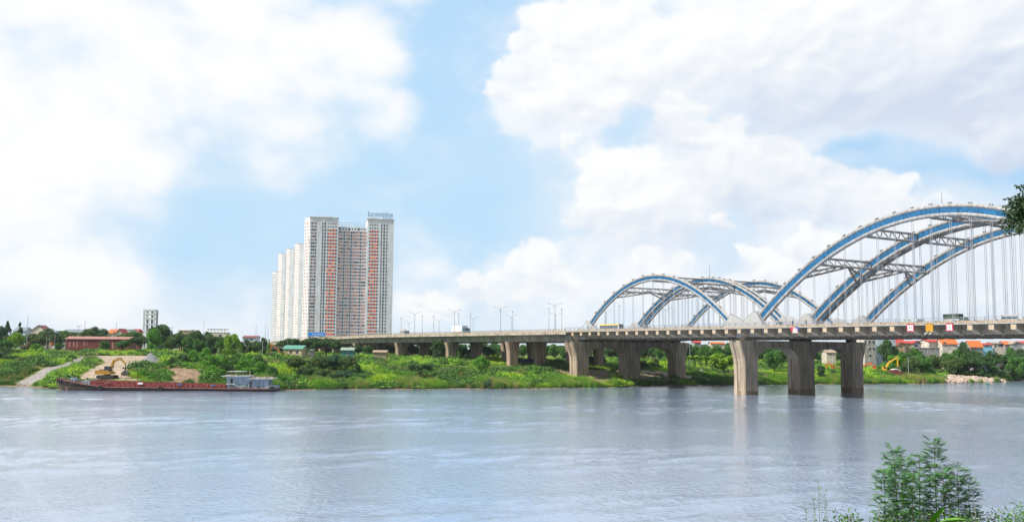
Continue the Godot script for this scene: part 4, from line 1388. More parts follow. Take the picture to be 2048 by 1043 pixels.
func build_traffic() -> void:
	var t := truck("box truck with a pale box and dark teal cab on the viaduct", lane(935, -8.0) - Vector3(2.1, 0, 0), 0.0, M.cab_teal, M.box_white, 8.0, 3.4)
	t.scale = Vector3.ONE * 1.18
	t = truck("dark tank truck crossing the far part of the viaduct", lane(812, -10.0), 0.0, M.cab_teal, M.box_grey, 6.0, 1.5)
	var drum := MB.new()
	drum.path([Vector3(-5.6, 2.0, 0), Vector3(-4.8, 2.2, 0), Vector3(-2.0, 2.4, 0), Vector3(-0.6, 2.2, 0)], [0.5, 1.1, 1.15, 0.6], 14)
	part(t, "tank", drum, M.wall_grey)
	coach("city_bus", "yellow roofed city bus entering the arch bridge", "bus", lane(1243, -20.0), 0.0, 11.6, 2.75, M.van, M.bus_yellow, 0.25, M.wall_grey)
	t = truck("grey box truck passing behind the white arch casing", lane(1562, -20.0) - Vector3(1.5, 0, 0), 0.0, M.box_white, M.box_grey, 4.4, 3.0)
	t.scale = Vector3.ONE * 0.85
	t = truck("truck with a dark green canvas cover and pale side boards", lane(1936, -20.0) - Vector3(1.45, 0, 0), 0.0, M.canvas_green, M.canvas_green, 5.6, 3.5, M.box_grey)
	t.scale = Vector3.ONE * 0.8
	coach("minibus", "pale blue grey minibus behind the bridge railing", "minibus", lane(2054, -20.0), 0.0, 5.7, 2.2, M.van, M.box_grey, 0.9, M.van)
	coach("car", "light coloured car low behind the bridge railing", "car", lane(1841, -9.0), 0.0, 4.3, 1.45, M.van, M.van, 1.3, M.van)
	person_on(on_z(1586, 650, -1.0) * Vector3(1, 0, 1) + Vector3(0, 18.866, 0), -1.2, "person in a dark shirt standing at the bridge railing above the hanging cloths", M.cloth_dark, M.cloth_dark)
	person_on(on_z(1613, 650, -1.2) * Vector3(1, 0, 1) + Vector3(0, 18.866, 0), 0.4, "person in dark clothes walking on the bridge footway", M.cloth_dark, M.cloth_dark)
	# cloths hung over the edge
	var cl := [[1585.0, 653.5, 662.0, 0.55, "cloth_red", "red cloth hanging over the bridge edge"], [1588.0, 655.5, 665.0, 0.5, "cloth_white", "white cloth hanging between the red and pink cloths"], [1591.4, 656.0, 664.5, 0.75, "cloth_pink", "pale pink cloth hanging over the bridge edge"], [1594.6, 653.0, 661.0, 0.5, "cloth_blue", "dark blue cloth hanging over the bridge edge"]]
	for q in cl:
		var a := on_z(q[0], q[1], 0.42); var b := on_z(q[0], q[2], 0.42)
		t = thing("hanging_cloth", q[5], "cloth", Vector3(a.x, a.y, 0.42), 0.0, "cloths hung over the bridge edge")
		var m := MB.new()
		var w: float = q[3]
		var hgt := a.y - b.y
		for i in 6:
			var x0 := -w + 2.0 * w * i / 6.0; var x1 := -w + 2.0 * w * (i + 1) / 6.0
			var z0 := 0.08 * sin(i * 1.9); var z1 := 0.08 * sin((i + 1) * 1.9)
			m.quad(Vector3(x0, -hgt - 0.1 * cos(i * 1.3), z0 * 1.8), Vector3(x0 * 0.8, 0, z0 * 0.4), Vector3(x1 * 0.8, 0, z1 * 0.4), Vector3(x1, -hgt - 0.1 * cos((i + 1) * 1.3), z1 * 1.8))
			m.quad(Vector3(x1, -hgt, z1 * 1.8 - 0.03), Vector3(x1 * 0.8, 0, z1 * 0.4 - 0.03), Vector3(x0 * 0.8, 0, z0 * 0.4 - 0.03), Vector3(x0, -hgt, z0 * 1.8 - 0.03))
		part(t, "fabric", m, M[q[4]])
		var h := MB.new()
		h.tube(Vector3(0, -0.05, 0), Vector3(0, 19.3 - a.y, -0.5), 0.03, 0.03, 5)
		part(t, "cord", h, M.rail)
	build_signs()

func sign_board(called: String, label: String, px0: float, px1: float, py0: float, py1: float, text: String) -> Node3D:
	var a := on_z(px0, py0, 0.45); var b := on_z(px1, py1, 0.45)
	var c := (a + b) * 0.5
	var w := absf(b.x - a.x) * 0.5; var h := absf(a.y - b.y) * 0.5
	var t := thing(called, label, "sign", c)
	var m := MB.new()
	m.span(Vector3(-w, -h, -0.06), Vector3(w, h, 0.0))
	part(t, "panel", m, M.yellow_sign if text == "" else M.red_sign)
	if text:
		var f := MB.new()
		var line := []
		var k := 8
		var e := 0.80; var dip := 0.14
		for s in 4:
			for i in k:
				var q := -1.0 + 2.0 * i / k
				var o := e - dip * (1.0 - q * q)
				var p: Vector2 = [Vector2(q * e, o), Vector2(o, -q * e), Vector2(-q * e, -o), Vector2(-o, q * e)][s]
				line.append(Vector2(p.x * w, p.y * h))
		line.reverse()
		f.plate(line, Vector3(0, 0, 0.003), Vector3.RIGHT, Vector3.UP, Vector3(0, 0, 0.02))
		part(t, "field", f, M.white)
		var font := SystemFont.new()
		font.font_names = PackedStringArray(["Droid Sans"])
		font.font_weight = 700
		var tm := TextMesh.new()
		tm.text = text; tm.font = font; tm.font_size = 64; tm.pixel_size = 0.01; tm.depth = 0.02
		var o := part(t, "number", tm, M.black)
		var bb := tm.get_aabb()
		o.scale = Vector3(w * 0.86 / bb.size.x, h * 0.82 / bb.size.y, 1.0)
		o.position = Vector3(-bb.get_center().x * o.scale.x, -bb.get_center().y * o.scale.y, 0.034)
	for x in [-w * 0.6, w * 0.6]:
		var s := MB.new()
		s.span(Vector3(x - 0.05, -0.05, -0.5), Vector3(x + 0.05, h + 0.2, -0.065))
		part(t, "bracket", s, M.dark_steel)
	return t

func build_signs() -> void:
	sign_board("navigation_sign", "square white river sign with a red border reading 8J", 1814, 1829, 648, 662.7, "8J")
	sign_board("navigation_sign", "square white river sign with a red border reading 25", 1892.5, 1907, 646.5, 661.7, "25")
	var y := sign_board("navigation_sign", "plain yellow square river sign with two small lamps below", 1852, 1867, 648, 662.3, "")
	for x in [-0.55, 0.55]:
		var m := MB.new()
		m.path([Vector3(x, -1.0, -0.03), Vector3(x - 0.1, -1.25, 0.2), Vector3(x - 0.35, -1.45, 0.5)], [0.05, 0.07, 0.11], 8)
		part(y, "lamp", m, M.white)

# ---------------------------------------------------------------- excavators (local x towards the boom)
func excavator(label: String, p: Vector3, turn: float, paint: Material, boom: Array, s: float, grab: bool) -> void:
	var t := thing("excavator", label, "excavator", p, turn, "excavators on the far bank")
	t.scale = Vector3.ONE * s
	for z in [-1.15, 1.15]:
		var m := MB.new()
		var o := []
		for i in 10:
			var a := PI * 0.5 + PI * i / 9.0
			o.append(Vector2(-1.7 + 0.46 * cos(a), 0.46 + 0.46 * sin(a)))
		for i in 10:
			var a := -PI * 0.5 + PI * i / 9.0
			o.append(Vector2(1.7 + 0.46 * cos(a), 0.46 + 0.46 * sin(a)))
		m.plate(o, Vector3(0, 0, z - 0.3), Vector3.RIGHT, Vector3.UP, Vector3(0, 0, 0.6))
		part(t, "track", m, M.rubber)
	var b := MB.new()
	b.tube(Vector3(0, 0.7, 0), Vector3(0, 1.15, 0), 0.75, 0.75, 14)
	part(t, "turntable", b, M.dark_steel)
	part(t, "body", side_shape([Vector2(-2.6, 1.15), Vector2(1.3, 1.15), Vector2(1.3, 1.75), Vector2(0.6, 2.05), Vector2(-2.4, 2.1), Vector2(-2.7, 1.7)], 1.3), paint)
	var e := MB.new()
	e.span(Vector3(-2.2, 2.1, -0.9), Vector3(-0.6, 2.35, 0.4))
	part(t, "engine_cover", e, M.dark_steel)
	var c := MB.new()
	c.plate([Vector2(-0.3, 2.08), Vector2(1.05, 2.0), Vector2(1.15, 2.5), Vector2(0.85, 3.1), Vector2(-0.3, 3.15)], Vector3(0, 0, 0.3), Vector3.RIGHT, Vector3.UP, Vector3(0, 0, 0.95))
	var cab := part(t, "cab", c, M.dark_steel if grab else paint)
	for zz in [0.28, 1.26]:
		var g := MB.new()
		g.plate([Vector2(-0.15, 2.4), Vector2(0.95, 2.4), Vector2(0.78, 2.98), Vector2(-0.15, 3.0)], Vector3(0, 0, zz), Vector3.RIGHT, Vector3.UP, Vector3(0, 0, 0.02))
		part(cab, "window", g, M.glass)
	# boom: foot, knee, top; stick: top to end
	var bm := MB.new()
	arm_plate(bm, boom[0], boom[1], 0.42, 0.55, 0.26)
	arm_plate(bm, boom[1], boom[2], 0.55, 0.36, 0.26)
	part(t, "boom", bm, paint)
	var sk := MB.new()
	arm_plate(sk, boom[2], boom[3], 0.46, 0.3, 0.2)
	part(t, "stick", sk, paint)
	var ram := MB.new()
	var q0: Vector2 = boom[0] + Vector2(0.5, -0.1); var q1: Vector2 = (boom[1] + boom[0]) * 0.5 + Vector2(0.35, 0.1)
	for z in [-0.3, 0.3]: ram.tube(Vector3(q0.x, q0.y, z), Vector3(q1.x, q1.y, z), 0.08, 0.06, 6)
	var q2: Vector2 = boom[1].lerp(boom[2], 0.3) + Vector2(0, 0.42); var q3: Vector2 = boom[2] + (boom[2] - boom[3]).normalized() * 0.45
	ram.tube(Vector3(q2.x, q2.y, 0), Vector3(q3.x, q3.y, 0), 0.08, 0.06, 6)
	part(t, "ram", ram, M.dark_steel)
	var d: Vector2 = boom[3]
	var k := MB.new()
	if grab:
		k.tube(Vector3(d.x, d.y, 0), Vector3(d.x, d.y - 1.7, 0), 0.11, 0.16, 8)
		for a in [-1.0, 1.0]:
			k.plate([Vector2(0, 0), Vector2(a * 0.9, -0.7), Vector2(a * 0.85, -1.2), Vector2(a * 0.15, -1.35)] if a > 0 else [Vector2(0, 0), Vector2(a * 0.15, -1.35), Vector2(a * 0.85, -1.2), Vector2(a * 0.9, -0.7)], Vector3(d.x, d.y - 1.6, -0.45), Vector3.RIGHT, Vector3.UP, Vector3(0, 0, 0.9))
		part(t, "clamshell_grab", k, M.dark_steel)
	else:
		k.plate([Vector2(0.15, 0.1), Vector2(0.5, -0.5), Vector2(0.2, -1.05), Vector2(-0.55, -0.95), Vector2(-0.3, -0.3)], Vector3(d.x, d.y, -0.5), Vector3.RIGHT, Vector3.UP, Vector3(0, 0, 1.0))
		part(t, "bucket", k, M.dark_steel)

func arm_plate(m: MB, a: Vector2, b: Vector2, w0: float, w1: float, half: float) -> void:
	var d := (b - a).normalized()
	var n := Vector2(-d.y, d.x)
	m.plate([a - n * w0 * 0.5 - d * 0.1, b - n * w1 * 0.5 + d * 0.12, b + n * w1 * 0.5 + d * 0.12, a + n * w0 * 0.5 - d * 0.1], Vector3(0, 0, -half), Vector3.RIGHT, Vector3.UP, Vector3(0, 0, half * 2.0))

func heading(v: Vector3) -> float:
	return atan2(-v.z, v.x)

func stand(px: float, py: float, depth := 0.0) -> Vector3:
	var p := ground_hit(px, py) if depth == 0.0 else at(px, py, depth)
	p.y = land(p.x, p.z)
	return p

func build_machines() -> void:
	excavator("yellow excavator with a clamshell grab on the sand behind the barge", stand(214, 757, 292), heading(RH * 0.98 - FH * 0.1), M.digger_yellow, [Vector2(0.55, 1.9), Vector2(1.5, 4.4), Vector2(3.2, 5.0), Vector2(4.55, 3.75)], 1.2, true)
	excavator("weathered orange excavator reaching over the green bank", stand(562, 709, 380), heading(-RH), M.digger_rusty, [Vector2(0.55, 1.9), Vector2(1.3, 3.9), Vector2(4.4, 6.1), Vector2(4.6, 2.6)], 0.92, false)
	excavator("orange excavator seen through the arch of the river pier", stand(1669, 730, 420), heading(-RH), M.digger_orange, [Vector2(0.6, 1.9), Vector2(1.4, 3.6), Vector2(3.4, 3.7), Vector2(3.6, 1.2)], 0.95, false)
	excavator("orange excavator beside the long boomed yellow one", stand(1752, 731, 425), heading(-RH + FH * 0.2), M.digger_orange, [Vector2(0.6, 1.9), Vector2(2.1, 4.3), Vector2(4.2, 3.9), Vector2(6.0, 2.6)], 0.95, false)
	excavator("bright yellow excavator with a long raised boom", stand(1766, 732, 414), heading(RH), M.digger_gold, [Vector2(0.7, 1.9), Vector2(2.4, 4.6), Vector2(5.6, 6.6), Vector2(5.7, 3.2)], 1.12, false)
	# dark red tipped truck body with a white lid beside the long boom
	var p := stand(1790, 731, 412)
	var t := thing("spoil_skip", "dark maroon skip with a pale lid under the yellow boom", "skip", p, heading(RH))
	var m := MB.new()
	m.plate([Vector2(-3.0, 0.2), Vector2(3.0, 0.2), Vector2(2.2, 1.9), Vector2(0.2, 2.7), Vector2(-2.4, 2.3)], Vector3(0, 0, -1.5), Vector3.RIGHT, Vector3.UP, Vector3(0, 0, 3.0))
	part(t, "hull", m, M.tile_dark)
	m = MB.new()
	m.plate([Vector2(-1.2, 2.62), Vector2(0.2, 2.75), Vector2(2.2, 2.0), Vector2(2.0, 2.2), Vector2(0.3, 3.0), Vector2(-1.0, 2.85)], Vector3(0, 0, -1.6), Vector3.RIGHT, Vector3.UP, Vector3(0, 0, 3.2))
	part(t, "lid", m, M.white)
	# black tank under the first span
	p = stand(1194, 731, 415)
	t = thing("tank_trailer", "black cylindrical tank trailer parked under the bridge", "tank", p, heading(RH))
	m = MB.new()
	m.path([Vector3(-4.4, 2.6, 0), Vector3(-4.2, 2.6, 0), Vector3(3.4, 2.6, 0), Vector3(3.6, 2.6, 0)], [1.2, 1.5, 1.5, 1.2], 16)
	part(t, "tank", m, M.black)
	m = MB.new()
	m.span(Vector3(-4.2, 0.7, -0.9), Vector3(3.8, 1.12, 0.9))
	part(t, "frame", m, M.dark_steel)
	for x in [-2.4, 0.0, 2.2]:
		m = MB.new()
		m.tube(Vector3(x, 4.0, 0), Vector3(x, 4.4, 0), 0.3, 0.3, 10)
		part(t, "hatch", m, M.black)
	wheels(t, [-3.4, -2.3, 2.6], 0.5, 0.9)
	for q in [[1058, 722, 402, "long dark covered wagon in the shade under the viaduct"], [1128, 724, 412, "dark blue covered load beside the first pier"], [1034, 722, 408, "low dark wagon behind the viaduct pier"]]:
		p = stand(q[0], q[1], q[2])
		t = thing("covered_wagon", q[3], "wagon", p, heading(RH))
		part(t, "cargo", side_shape([Vector2(-2.6, 0.9), Vector2(2.6, 0.9), Vector2(2.4, 1.9), Vector2(1.0, 2.4), Vector2(-2.0, 2.3), Vector2(-2.5, 1.8)], 1.1), M.cloth_dark)
		m = MB.new()
		m.span(Vector3(-2.6, 0.55, -0.9), Vector3(2.6, 0.9, 0.9))
		part(t, "bed", m, M.dark_steel)
		wheels(t, [-1.8, 1.8], 0.42, 0.8)
	# heaps of gravel and spoil
	for q in [[300, 717, 336, 4.4, 3.4, "gravel", "tall grey gravel heap at the edge of the sand yard"], [306, 720, 322, 3.6, 2.2, "gravel", "lower grey gravel heap in front of the tall one"], [152, 757, 284, 3.0, 1.3, "spoil", "brown earth heap behind the barge bow"], [172, 757, 283, 4.6, 1.5, "spoil", "broad brown earth heap beside the yellow excavator"], [243, 757, 284, 3.6, 1.2, "spoil", "low sand heap below the clamshell grab"]]:
		p = stand(q[0], q[1], q[2])
		var hp := MB.new()
		var rings := 9; var seg := 28
		var g := func(i: int, j: int) -> Vector3:
			var a := TAU * (j % seg) / seg
			var rr := float(i) / rings
			var jit := 1.0 + 0.16 * nz.get_noise_2d(cos(a) * 30.0 + q[0], sin(a) * 30.0 + rr * 20.0)
			var lx: float = cos(a) * rr * q[3] * jit; var lz: float = sin(a) * rr * q[3] * jit
			var y: float = q[4] * (1.0 - rr) * (1.0 - 0.25 * rr) + land(p.x + lx, p.z + lz) - p.y - 0.25 * rr
			return Vector3(lx, y + nz.get_noise_2d(lx * 30.0, lz * 30.0) * 0.14, lz)
		for i in rings:
			for j in seg:
				hp.quad(g.call(i, j), g.call(i, j + 1), g.call(i + 1, j + 1), g.call(i + 1, j))
		var o := part(self, "heap", hp, M[q[5]])
		o.position = p
		tag(o, q[6], "heap")
	# stones dumped on the right bank
	var rocks := []; var tints := []
	var rock := MB.new()
	var r := RandomNumberGenerator.new(); r.seed = 8
	var ico := SphereMesh.new(); ico.radius = 0.5; ico.height = 0.9; ico.radial_segments = 6; ico.rings = 3
	var arr := ico.get_mesh_arrays()
	var vs: PackedVector3Array = arr[Mesh.ARRAY_VERTEX]; var ix: PackedInt32Array = arr[Mesh.ARRAY_INDEX]
	for i in range(0, ix.size(), 3):
		var q := []
		for j in 3:
			var s := vs[ix[i + j]]
			q.append(s * (1.0 + 0.35 * nz.get_noise_3d(s.x * 90.0, s.y * 90.0, s.z * 90.0)))
		if (q[1] - q[0]).cross(q[2] - q[0]).length() > 0.0001: rock.tri(q[0], q[1], q[2])
	var zone: PackedVector2Array = masks[5]
	var lo := zone[0]; var hi := zone[0]
	for q in zone:
		lo = lo.min(q); hi = hi.max(q)
	for i in 4200:
		var g := Vector3(r.randf_range(lo.x, hi.x), 0, r.randf_range(lo.y, hi.y))
		if cover_at(g.x, g.z) != 6: continue
		var s := r.randf_range(0.5, 1.5)
		var b := Basis.from_euler(Vector3(r.randf() * 6.0, r.randf() * 6.0, r.randf() * 6.0)).scaled(Vector3(s, s * 0.8, s))
		rocks.append(Transform3D(b, Vector3(g.x, land(g.x, g.z) + s * 0.25, g.z)))
		var k := r.randf_range(0.55, 1.35)
		tints.append(Color(k, k * r.randf_range(0.88, 1.0), k * r.randf_range(0.8, 1.0)))
	scatter("riprap", rock.mesh(), M.stone, rocks, tints, "pale broken stones dumped along the right bank", "stones")
	# green buoy
	var bp := CAM + ray(1976, 769) * (12.0 / -ray(1976, 769).y)
	var by := thing("buoy", "small green cone buoy floating near the stone bank", "buoy", Vector3(bp.x, 0, bp.z))
	m = MB.new()
	m.path([Vector3(0, -0.3, 0), Vector3(0, 0.25, 0), Vector3(0, 0.45, 0)], [0.6, 0.75, 0.5], 12)
	part(by, "float", m, M.sheet_teal)
	m = MB.new()
	m.path([Vector3(0, 0.45, 0), Vector3(0, 1.3, 0)], [0.45, 0.05], 10)
	part(by, "cone", m, M.sheet_green)

# ---------------------------------------------------------------- the barge
func build_barge() -> void:
	var a := CAM + ray(103, 780) * (12.0 / -ray(103, 780).y)
	var b := CAM + ray(551, 782.5) * (12.0 / -ray(551, 782.5).y)
	var L := a.distance_to(b)
	var t := thing("barge", "long rusty red river barge with a blue grey deckhouse moored at the bank", "barge", Vector3(a.x, 0, a.z), heading(b - a))
	# local x from bow to stern, -z is the bank side, +z the river side
	var k := L / 448.0                              # metres for each picture pixel of its length
	var X := func(px: float) -> float: return (px - 103.0) * k
	var hull := MB.new()
	var sec := [[0.0, 0.9, 3.25], [1.2, 1.9, 3.1], [3.6, 3.0, 2.6], [6.0, 3.5, 2.15], [9.0, 3.8, 1.65], [14.0, 3.8, 0.95], [L - 8.0, 3.8, 0.7], [L - 1.0, 3.6, 0.75], [L, 3.2, 0.8]]
	var prev := []
	for s in sec:
		var y: float = s[2]
		var rake: float = 1.4 if s[0] < 2.0 else 0.0
		var ring := [Vector3(s[0] + rake, -0.8, -s[1] * 0.7 - 3.9), Vector3(s[0], y, -s[1] - 3.9), Vector3(s[0], y, s[1] - 3.9), Vector3(s[0] + rake, -0.8, s[1] * 0.8 - 3.9)]
		if prev.size():
			for j in 4: hull.quad(prev[j], ring[j], ring[(j + 1) % 4], prev[(j + 1) % 4])
		else: hull.quad(ring[0], ring[1], ring[2], ring[3])
		prev = ring
	hull.quad(prev[0], prev[3], prev[2], prev[1])
	part(t, "hull", hull, M.barge_dark)
	var bow := MB.new()
	for i in 4:
		var s0: Array = sec[i]; var s1: Array = sec[i + 1]
		var y0: float = s0[2]; var y1: float = s1[2]
		bow.quad(Vector3(s0[0] + (1.1 if i < 2 else 0.0), 0.05, s0[1] * 0.86 - 3.82), Vector3(s0[0], y0 * 0.52, s0[1] - 3.84), Vector3(s1[0], y1 * 0.52, s1[1] - 3.84), Vector3(s1[0] + (1.1 if i < 1 else 0.0), 0.05, s1[1] * 0.86 - 3.82))
	part(t, "bow_planking", bow, M.barge_bow)
	var strake := MB.new()
	for i in sec.size() - 1:
		var s0: Array = sec[i]; var s1: Array = sec[i + 1]
		for z in [1.0, -1.0]:
			strake.path([Vector3(s0[0], s0[2], z * s0[1] - 3.9), Vector3(s1[0], s1[2], z * s1[1] - 3.9)], [0.12, 0.12], 6)
	part(t, "rubbing_strake", strake, M.barge_pink)
	# hold coaming
	var x0: float = X.call(176); var x1: float = X.call(449)
	var side := MB.new()
	for q in 20:
		var u0 := lerpf(x0, x1, q / 20.0); var u1 := lerpf(x0, x1, (q + 1) / 20.0)
		var t0 := lerpf(2.75, 1.75, q / 20.0); var t1 := lerpf(2.75, 1.75, (q + 1) / 20.0)
		for z in [-0.7, -7.1]:
			side.quad(Vector3(u0, 0.6, z), Vector3(u0, t0, z), Vector3(u1, t1, z), Vector3(u1, 0.6, z))
			side.quad(Vector3(u0, t0, z), Vector3(u0, t0, z - 0.25), Vector3(u1, t1, z - 0.25), Vector3(u1, t1, z))
			side.quad(Vector3(u1, 1.0, z - 0.25), Vector3(u1, t1, z - 0.25), Vector3(u0, t0, z - 0.25), Vector3(u0, 1.0, z - 0.25))
	for x in [x0, x1]: side.span(Vector3(x - 0.1, 1.0, -7.3), Vector3(x + 0.1, 2.7 if x == x0 else 1.75, -0.75))
	part(t, "hold_coaming", side, M.barge_red)
	for q in 26:
		var rib := MB.new()
		var x := lerpf(x0 + 0.6, x1 - 0.6, q / 25.0)
		rib.span(Vector3(x - 0.06, 0.8, -0.7), Vector3(x + 0.06, lerpf(2.65, 1.7, q / 25.0), -0.64))
		part(t, "coaming_rib", rib, M.barge_red)
	var ballast := MB.new()
	ballast.span(Vector3(x0 + 0.2, 1.0, -7.0), Vector3(x1 - 0.2, 1.45, -1.0))
	part(t, "hold_floor", ballast, M.spoil)
	for q in [[211, "barge_pink"], [277, "white"], [356, "barge_blue"], [423, "barge_blue"]]:
		var m := MB.new()
		var x: float = X.call(q[0])
		var tt := inverse_lerp(x0, x1, x)
		m.span(Vector3(x - 0.65, lerpf(2.1, 1.3, tt), -0.55), Vector3(x + 0.65, lerpf(2.6, 1.7, tt), -0.4))
		part(t, "side_bin", m, M[q[1]])
	# bow gear
	var w := MB.new()
	w.span(Vector3(X.call(130), 2.0, -4.6), Vector3(X.call(141), 3.4, -2.6))
	part(t, "winch_box", w, M.barge_grey)
	w = MB.new()
	w.span(Vector3(X.call(155), 1.5, -5.0), Vector3(X.call(166), 2.6, -2.4))
	w.span(Vector3(X.call(172), 1.4, -6.8), Vector3(X.call(175), 2.8, -0.8))
	part(t, "bow_bulkhead", w, M.barge_grey)
	for x in [110.0, 122.0, 136.0, 147.0]:
		w = MB.new()
		var e: float = X.call(x)
		for dz in [-0.3, 0.3]: w.tube(Vector3(e + dz, 1.6, -1.5), Vector3(e + dz, 2.6 + (147.0 - x) * 0.03, -1.5), 0.14, 0.16, 8)
		part(t, "bollard", w, M.barge_dark)
	for q in [[113.5, 2.35, 2.4], [127, 1.95, 3.3], [143, 1.45, 3.7], [200, 0.9, 3.95], [319, 0.8, 3.95], [545, 0.9, 3.6], [541, 0.9, 3.7]]:
		var tyre := MB.new()
		var c := Vector3(X.call(q[0]), q[1], q[2] - 3.9)
		var loop := []; var rr := []
		for i in 15:
			var an := TAU * i / 14.0
			loop.append(c + Vector3(cos(an) * 0.42, sin(an) * 0.42, 0.12)); rr.append(0.2)
		tyre.path(loop, rr, 7, false)
		part(t, "tyre_fender", tyre, M.rubber)
	# deckhouse: fore part higher, aft part lower
	var house_w := [-7.0, -0.9]
	var f0: float = X.call(450); var f1: float = X.call(497); var f2: float = X.call(534)
	var m := MB.new()
	m.span(Vector3(f0, 0.6, house_w[0]), Vector3(f1, 4.0, house_w[1]))
	part(t, "fore_cabin", m, M.barge_grey)
	m = MB.new()
	m.span(Vector3(f1 + 0.004, 0.6, house_w[0] + 0.1), Vector3(f2, 3.35, house_w[1] - 0.05))
	part(t, "aft_cabin", m, M.barge_grey)
	m = MB.new()
	m.span(Vector3(X.call(441), 4.004, -7.6), Vector3(X.call(496), 4.32, -0.2))
	part(t, "fore_roof", m, M.barge_roof)
	m = MB.new()
	m.span(Vector3(X.call(493.5), 3.354, -7.5), Vector3(X.call(544), 3.66, -0.25))
	part(t, "aft_roof", m, M.barge_roof)
	for i in 9:
		var c := MB.new()
		var x: float = X.call(500 + i * 4.6)
		c.box(Vector3(x, 3.8, -2.0 - (i % 3) * 1.4), Vector3(1.2, 0.3, 0.9), Basis(Vector3.UP, i * 0.7))
		part(t, "roof_clutter", c, M.barge_roof if i % 2 else M.roof_tan)
	m = MB.new()
	m.span(Vector3(X.call(449), 5.35, -5.6), Vector3(X.call(484), 5.55, -1.2))
	part(t, "canopy", m, M.barge_roof)
	for x in [450.0, 454.5, 468.0, 483.0]:
		for z in [-5.4, -1.4]:
			m = MB.new()
			m.tube(Vector3(X.call(x), 4.32, z), Vector3(X.call(x), 5.35, z), 0.06, 0.06, 6)
			part(t, "canopy_post", m, M.roof_tan)
	m = MB.new()
	m.tube(Vector3(X.call(493), 4.3, -3.0), Vector3(X.call(493), 5.7, -3.0), 0.17, 0.14, 8)
	part(t, "funnel", m, M.roof_tan)
	for q in [[457.5, 462.5, 1.7, 3.4], [496.5, 501, 1.0, 2.7]]:
		m = MB.new()
		m.span(Vector3(X.call(q[0]), q[2], -0.96), Vector3(X.call(q[1]), q[3], -0.86))
		part(t, "doorway", m, M.black)
		for e in [q[0] - 0.6, q[1]]:
			m = MB.new()
			m.span(Vector3(X.call(e), q[2], -0.95), Vector3(X.call(e + 0.6), q[3] + 0.1, -0.80))
			part(t, "door_frame", m, M.barge_roof)
	for x in [475.8, 483.0, 490.5, 513.0, 516.0]:
		m = MB.new()
		m.tube(Vector3(X.call(x), 1.8 if x < 500 else 1.25, -0.95), Vector3(X.call(x), 1.8 if x < 500 else 1.25, -0.84), 0.16, 0.16, 10)
		part(t, "porthole", m, M.black)
	for x in [506.5, 516.0, 525.0]:
		m = MB.new()
		m.span(Vector3(X.call(x) - 0.04, 1.4, -0.95), Vector3(X.call(x) + 0.04, 3.3, -0.86))
		part(t, "wall_seam", m, M.rail)
	m = MB.new()   # outside stair and landing
	m.plate([Vector2(X.call(450), 1.85), Vector2(X.call(466), 1.85), Vector2(X.call(473), 1.1), Vector2(X.call(474.5), 1.1), Vector2(X.call(467), 2.1), Vector2(X.call(450), 2.1)], Vector3(0, 0, -0.9), Vector3.RIGHT, Vector3.UP, Vector3(0, 0, 0.75))
	part(t, "stair", m, M.barge_roof)
	m = MB.new()
	m.span(Vector3(X.call(482), 0.9, -0.7), Vector3(X.call(488), 1.7, -0.2))
	part(t, "deck_locker", m, M.sheet_mint)
	m = MB.new()
	m.span(Vector3(X.call(529), 0.7, -6.8), Vector3(X.call(549), 1.6, -0.5))
	part(t, "stern_bulwark", m, M.barge_grey)

# ---------------------------------------------------------------- plants
func leaf(m: MB, p: Vector3, along: Vector3, nrm: Vector3, l: float, w: float) -> void:
	var s := along.cross(nrm).normalized() * w * 0.5
	var up := s.cross(along).normalized() * w * 0.18
	m.tri(p, p + along * l * 0.45 + s + up, p + along * l)
	m.tri(p, p + along * l, p + along * l * 0.45 - s + up)

# leaves of one plant differ a little, picked at random leaf by leaf
const LEAF_TINTS := [Color(1.15, 1.05, 0.8), Color(0.9, 0.92, 0.85), Color(1.3, 1.2, 0.9), Color(0.95, 1.0, 1.1), Color(0.8, 0.88, 0.8)]
# kinds of low growth on the bank: creeper, nettle, grass, young grass, straw
const GROWTH := [Color(0.055, 0.145, 0.016), Color(0.09, 0.22, 0.016), Color(0.17, 0.34, 0.016), Color(0.30, 0.45, 0.018), Color(0.32, 0.27, 0.10)]

func rand_dir(r: RandomNumberGenerator) -> Vector3:
	return Vector3(r.randfn(), r.randfn(), r.randfn()).normalized()

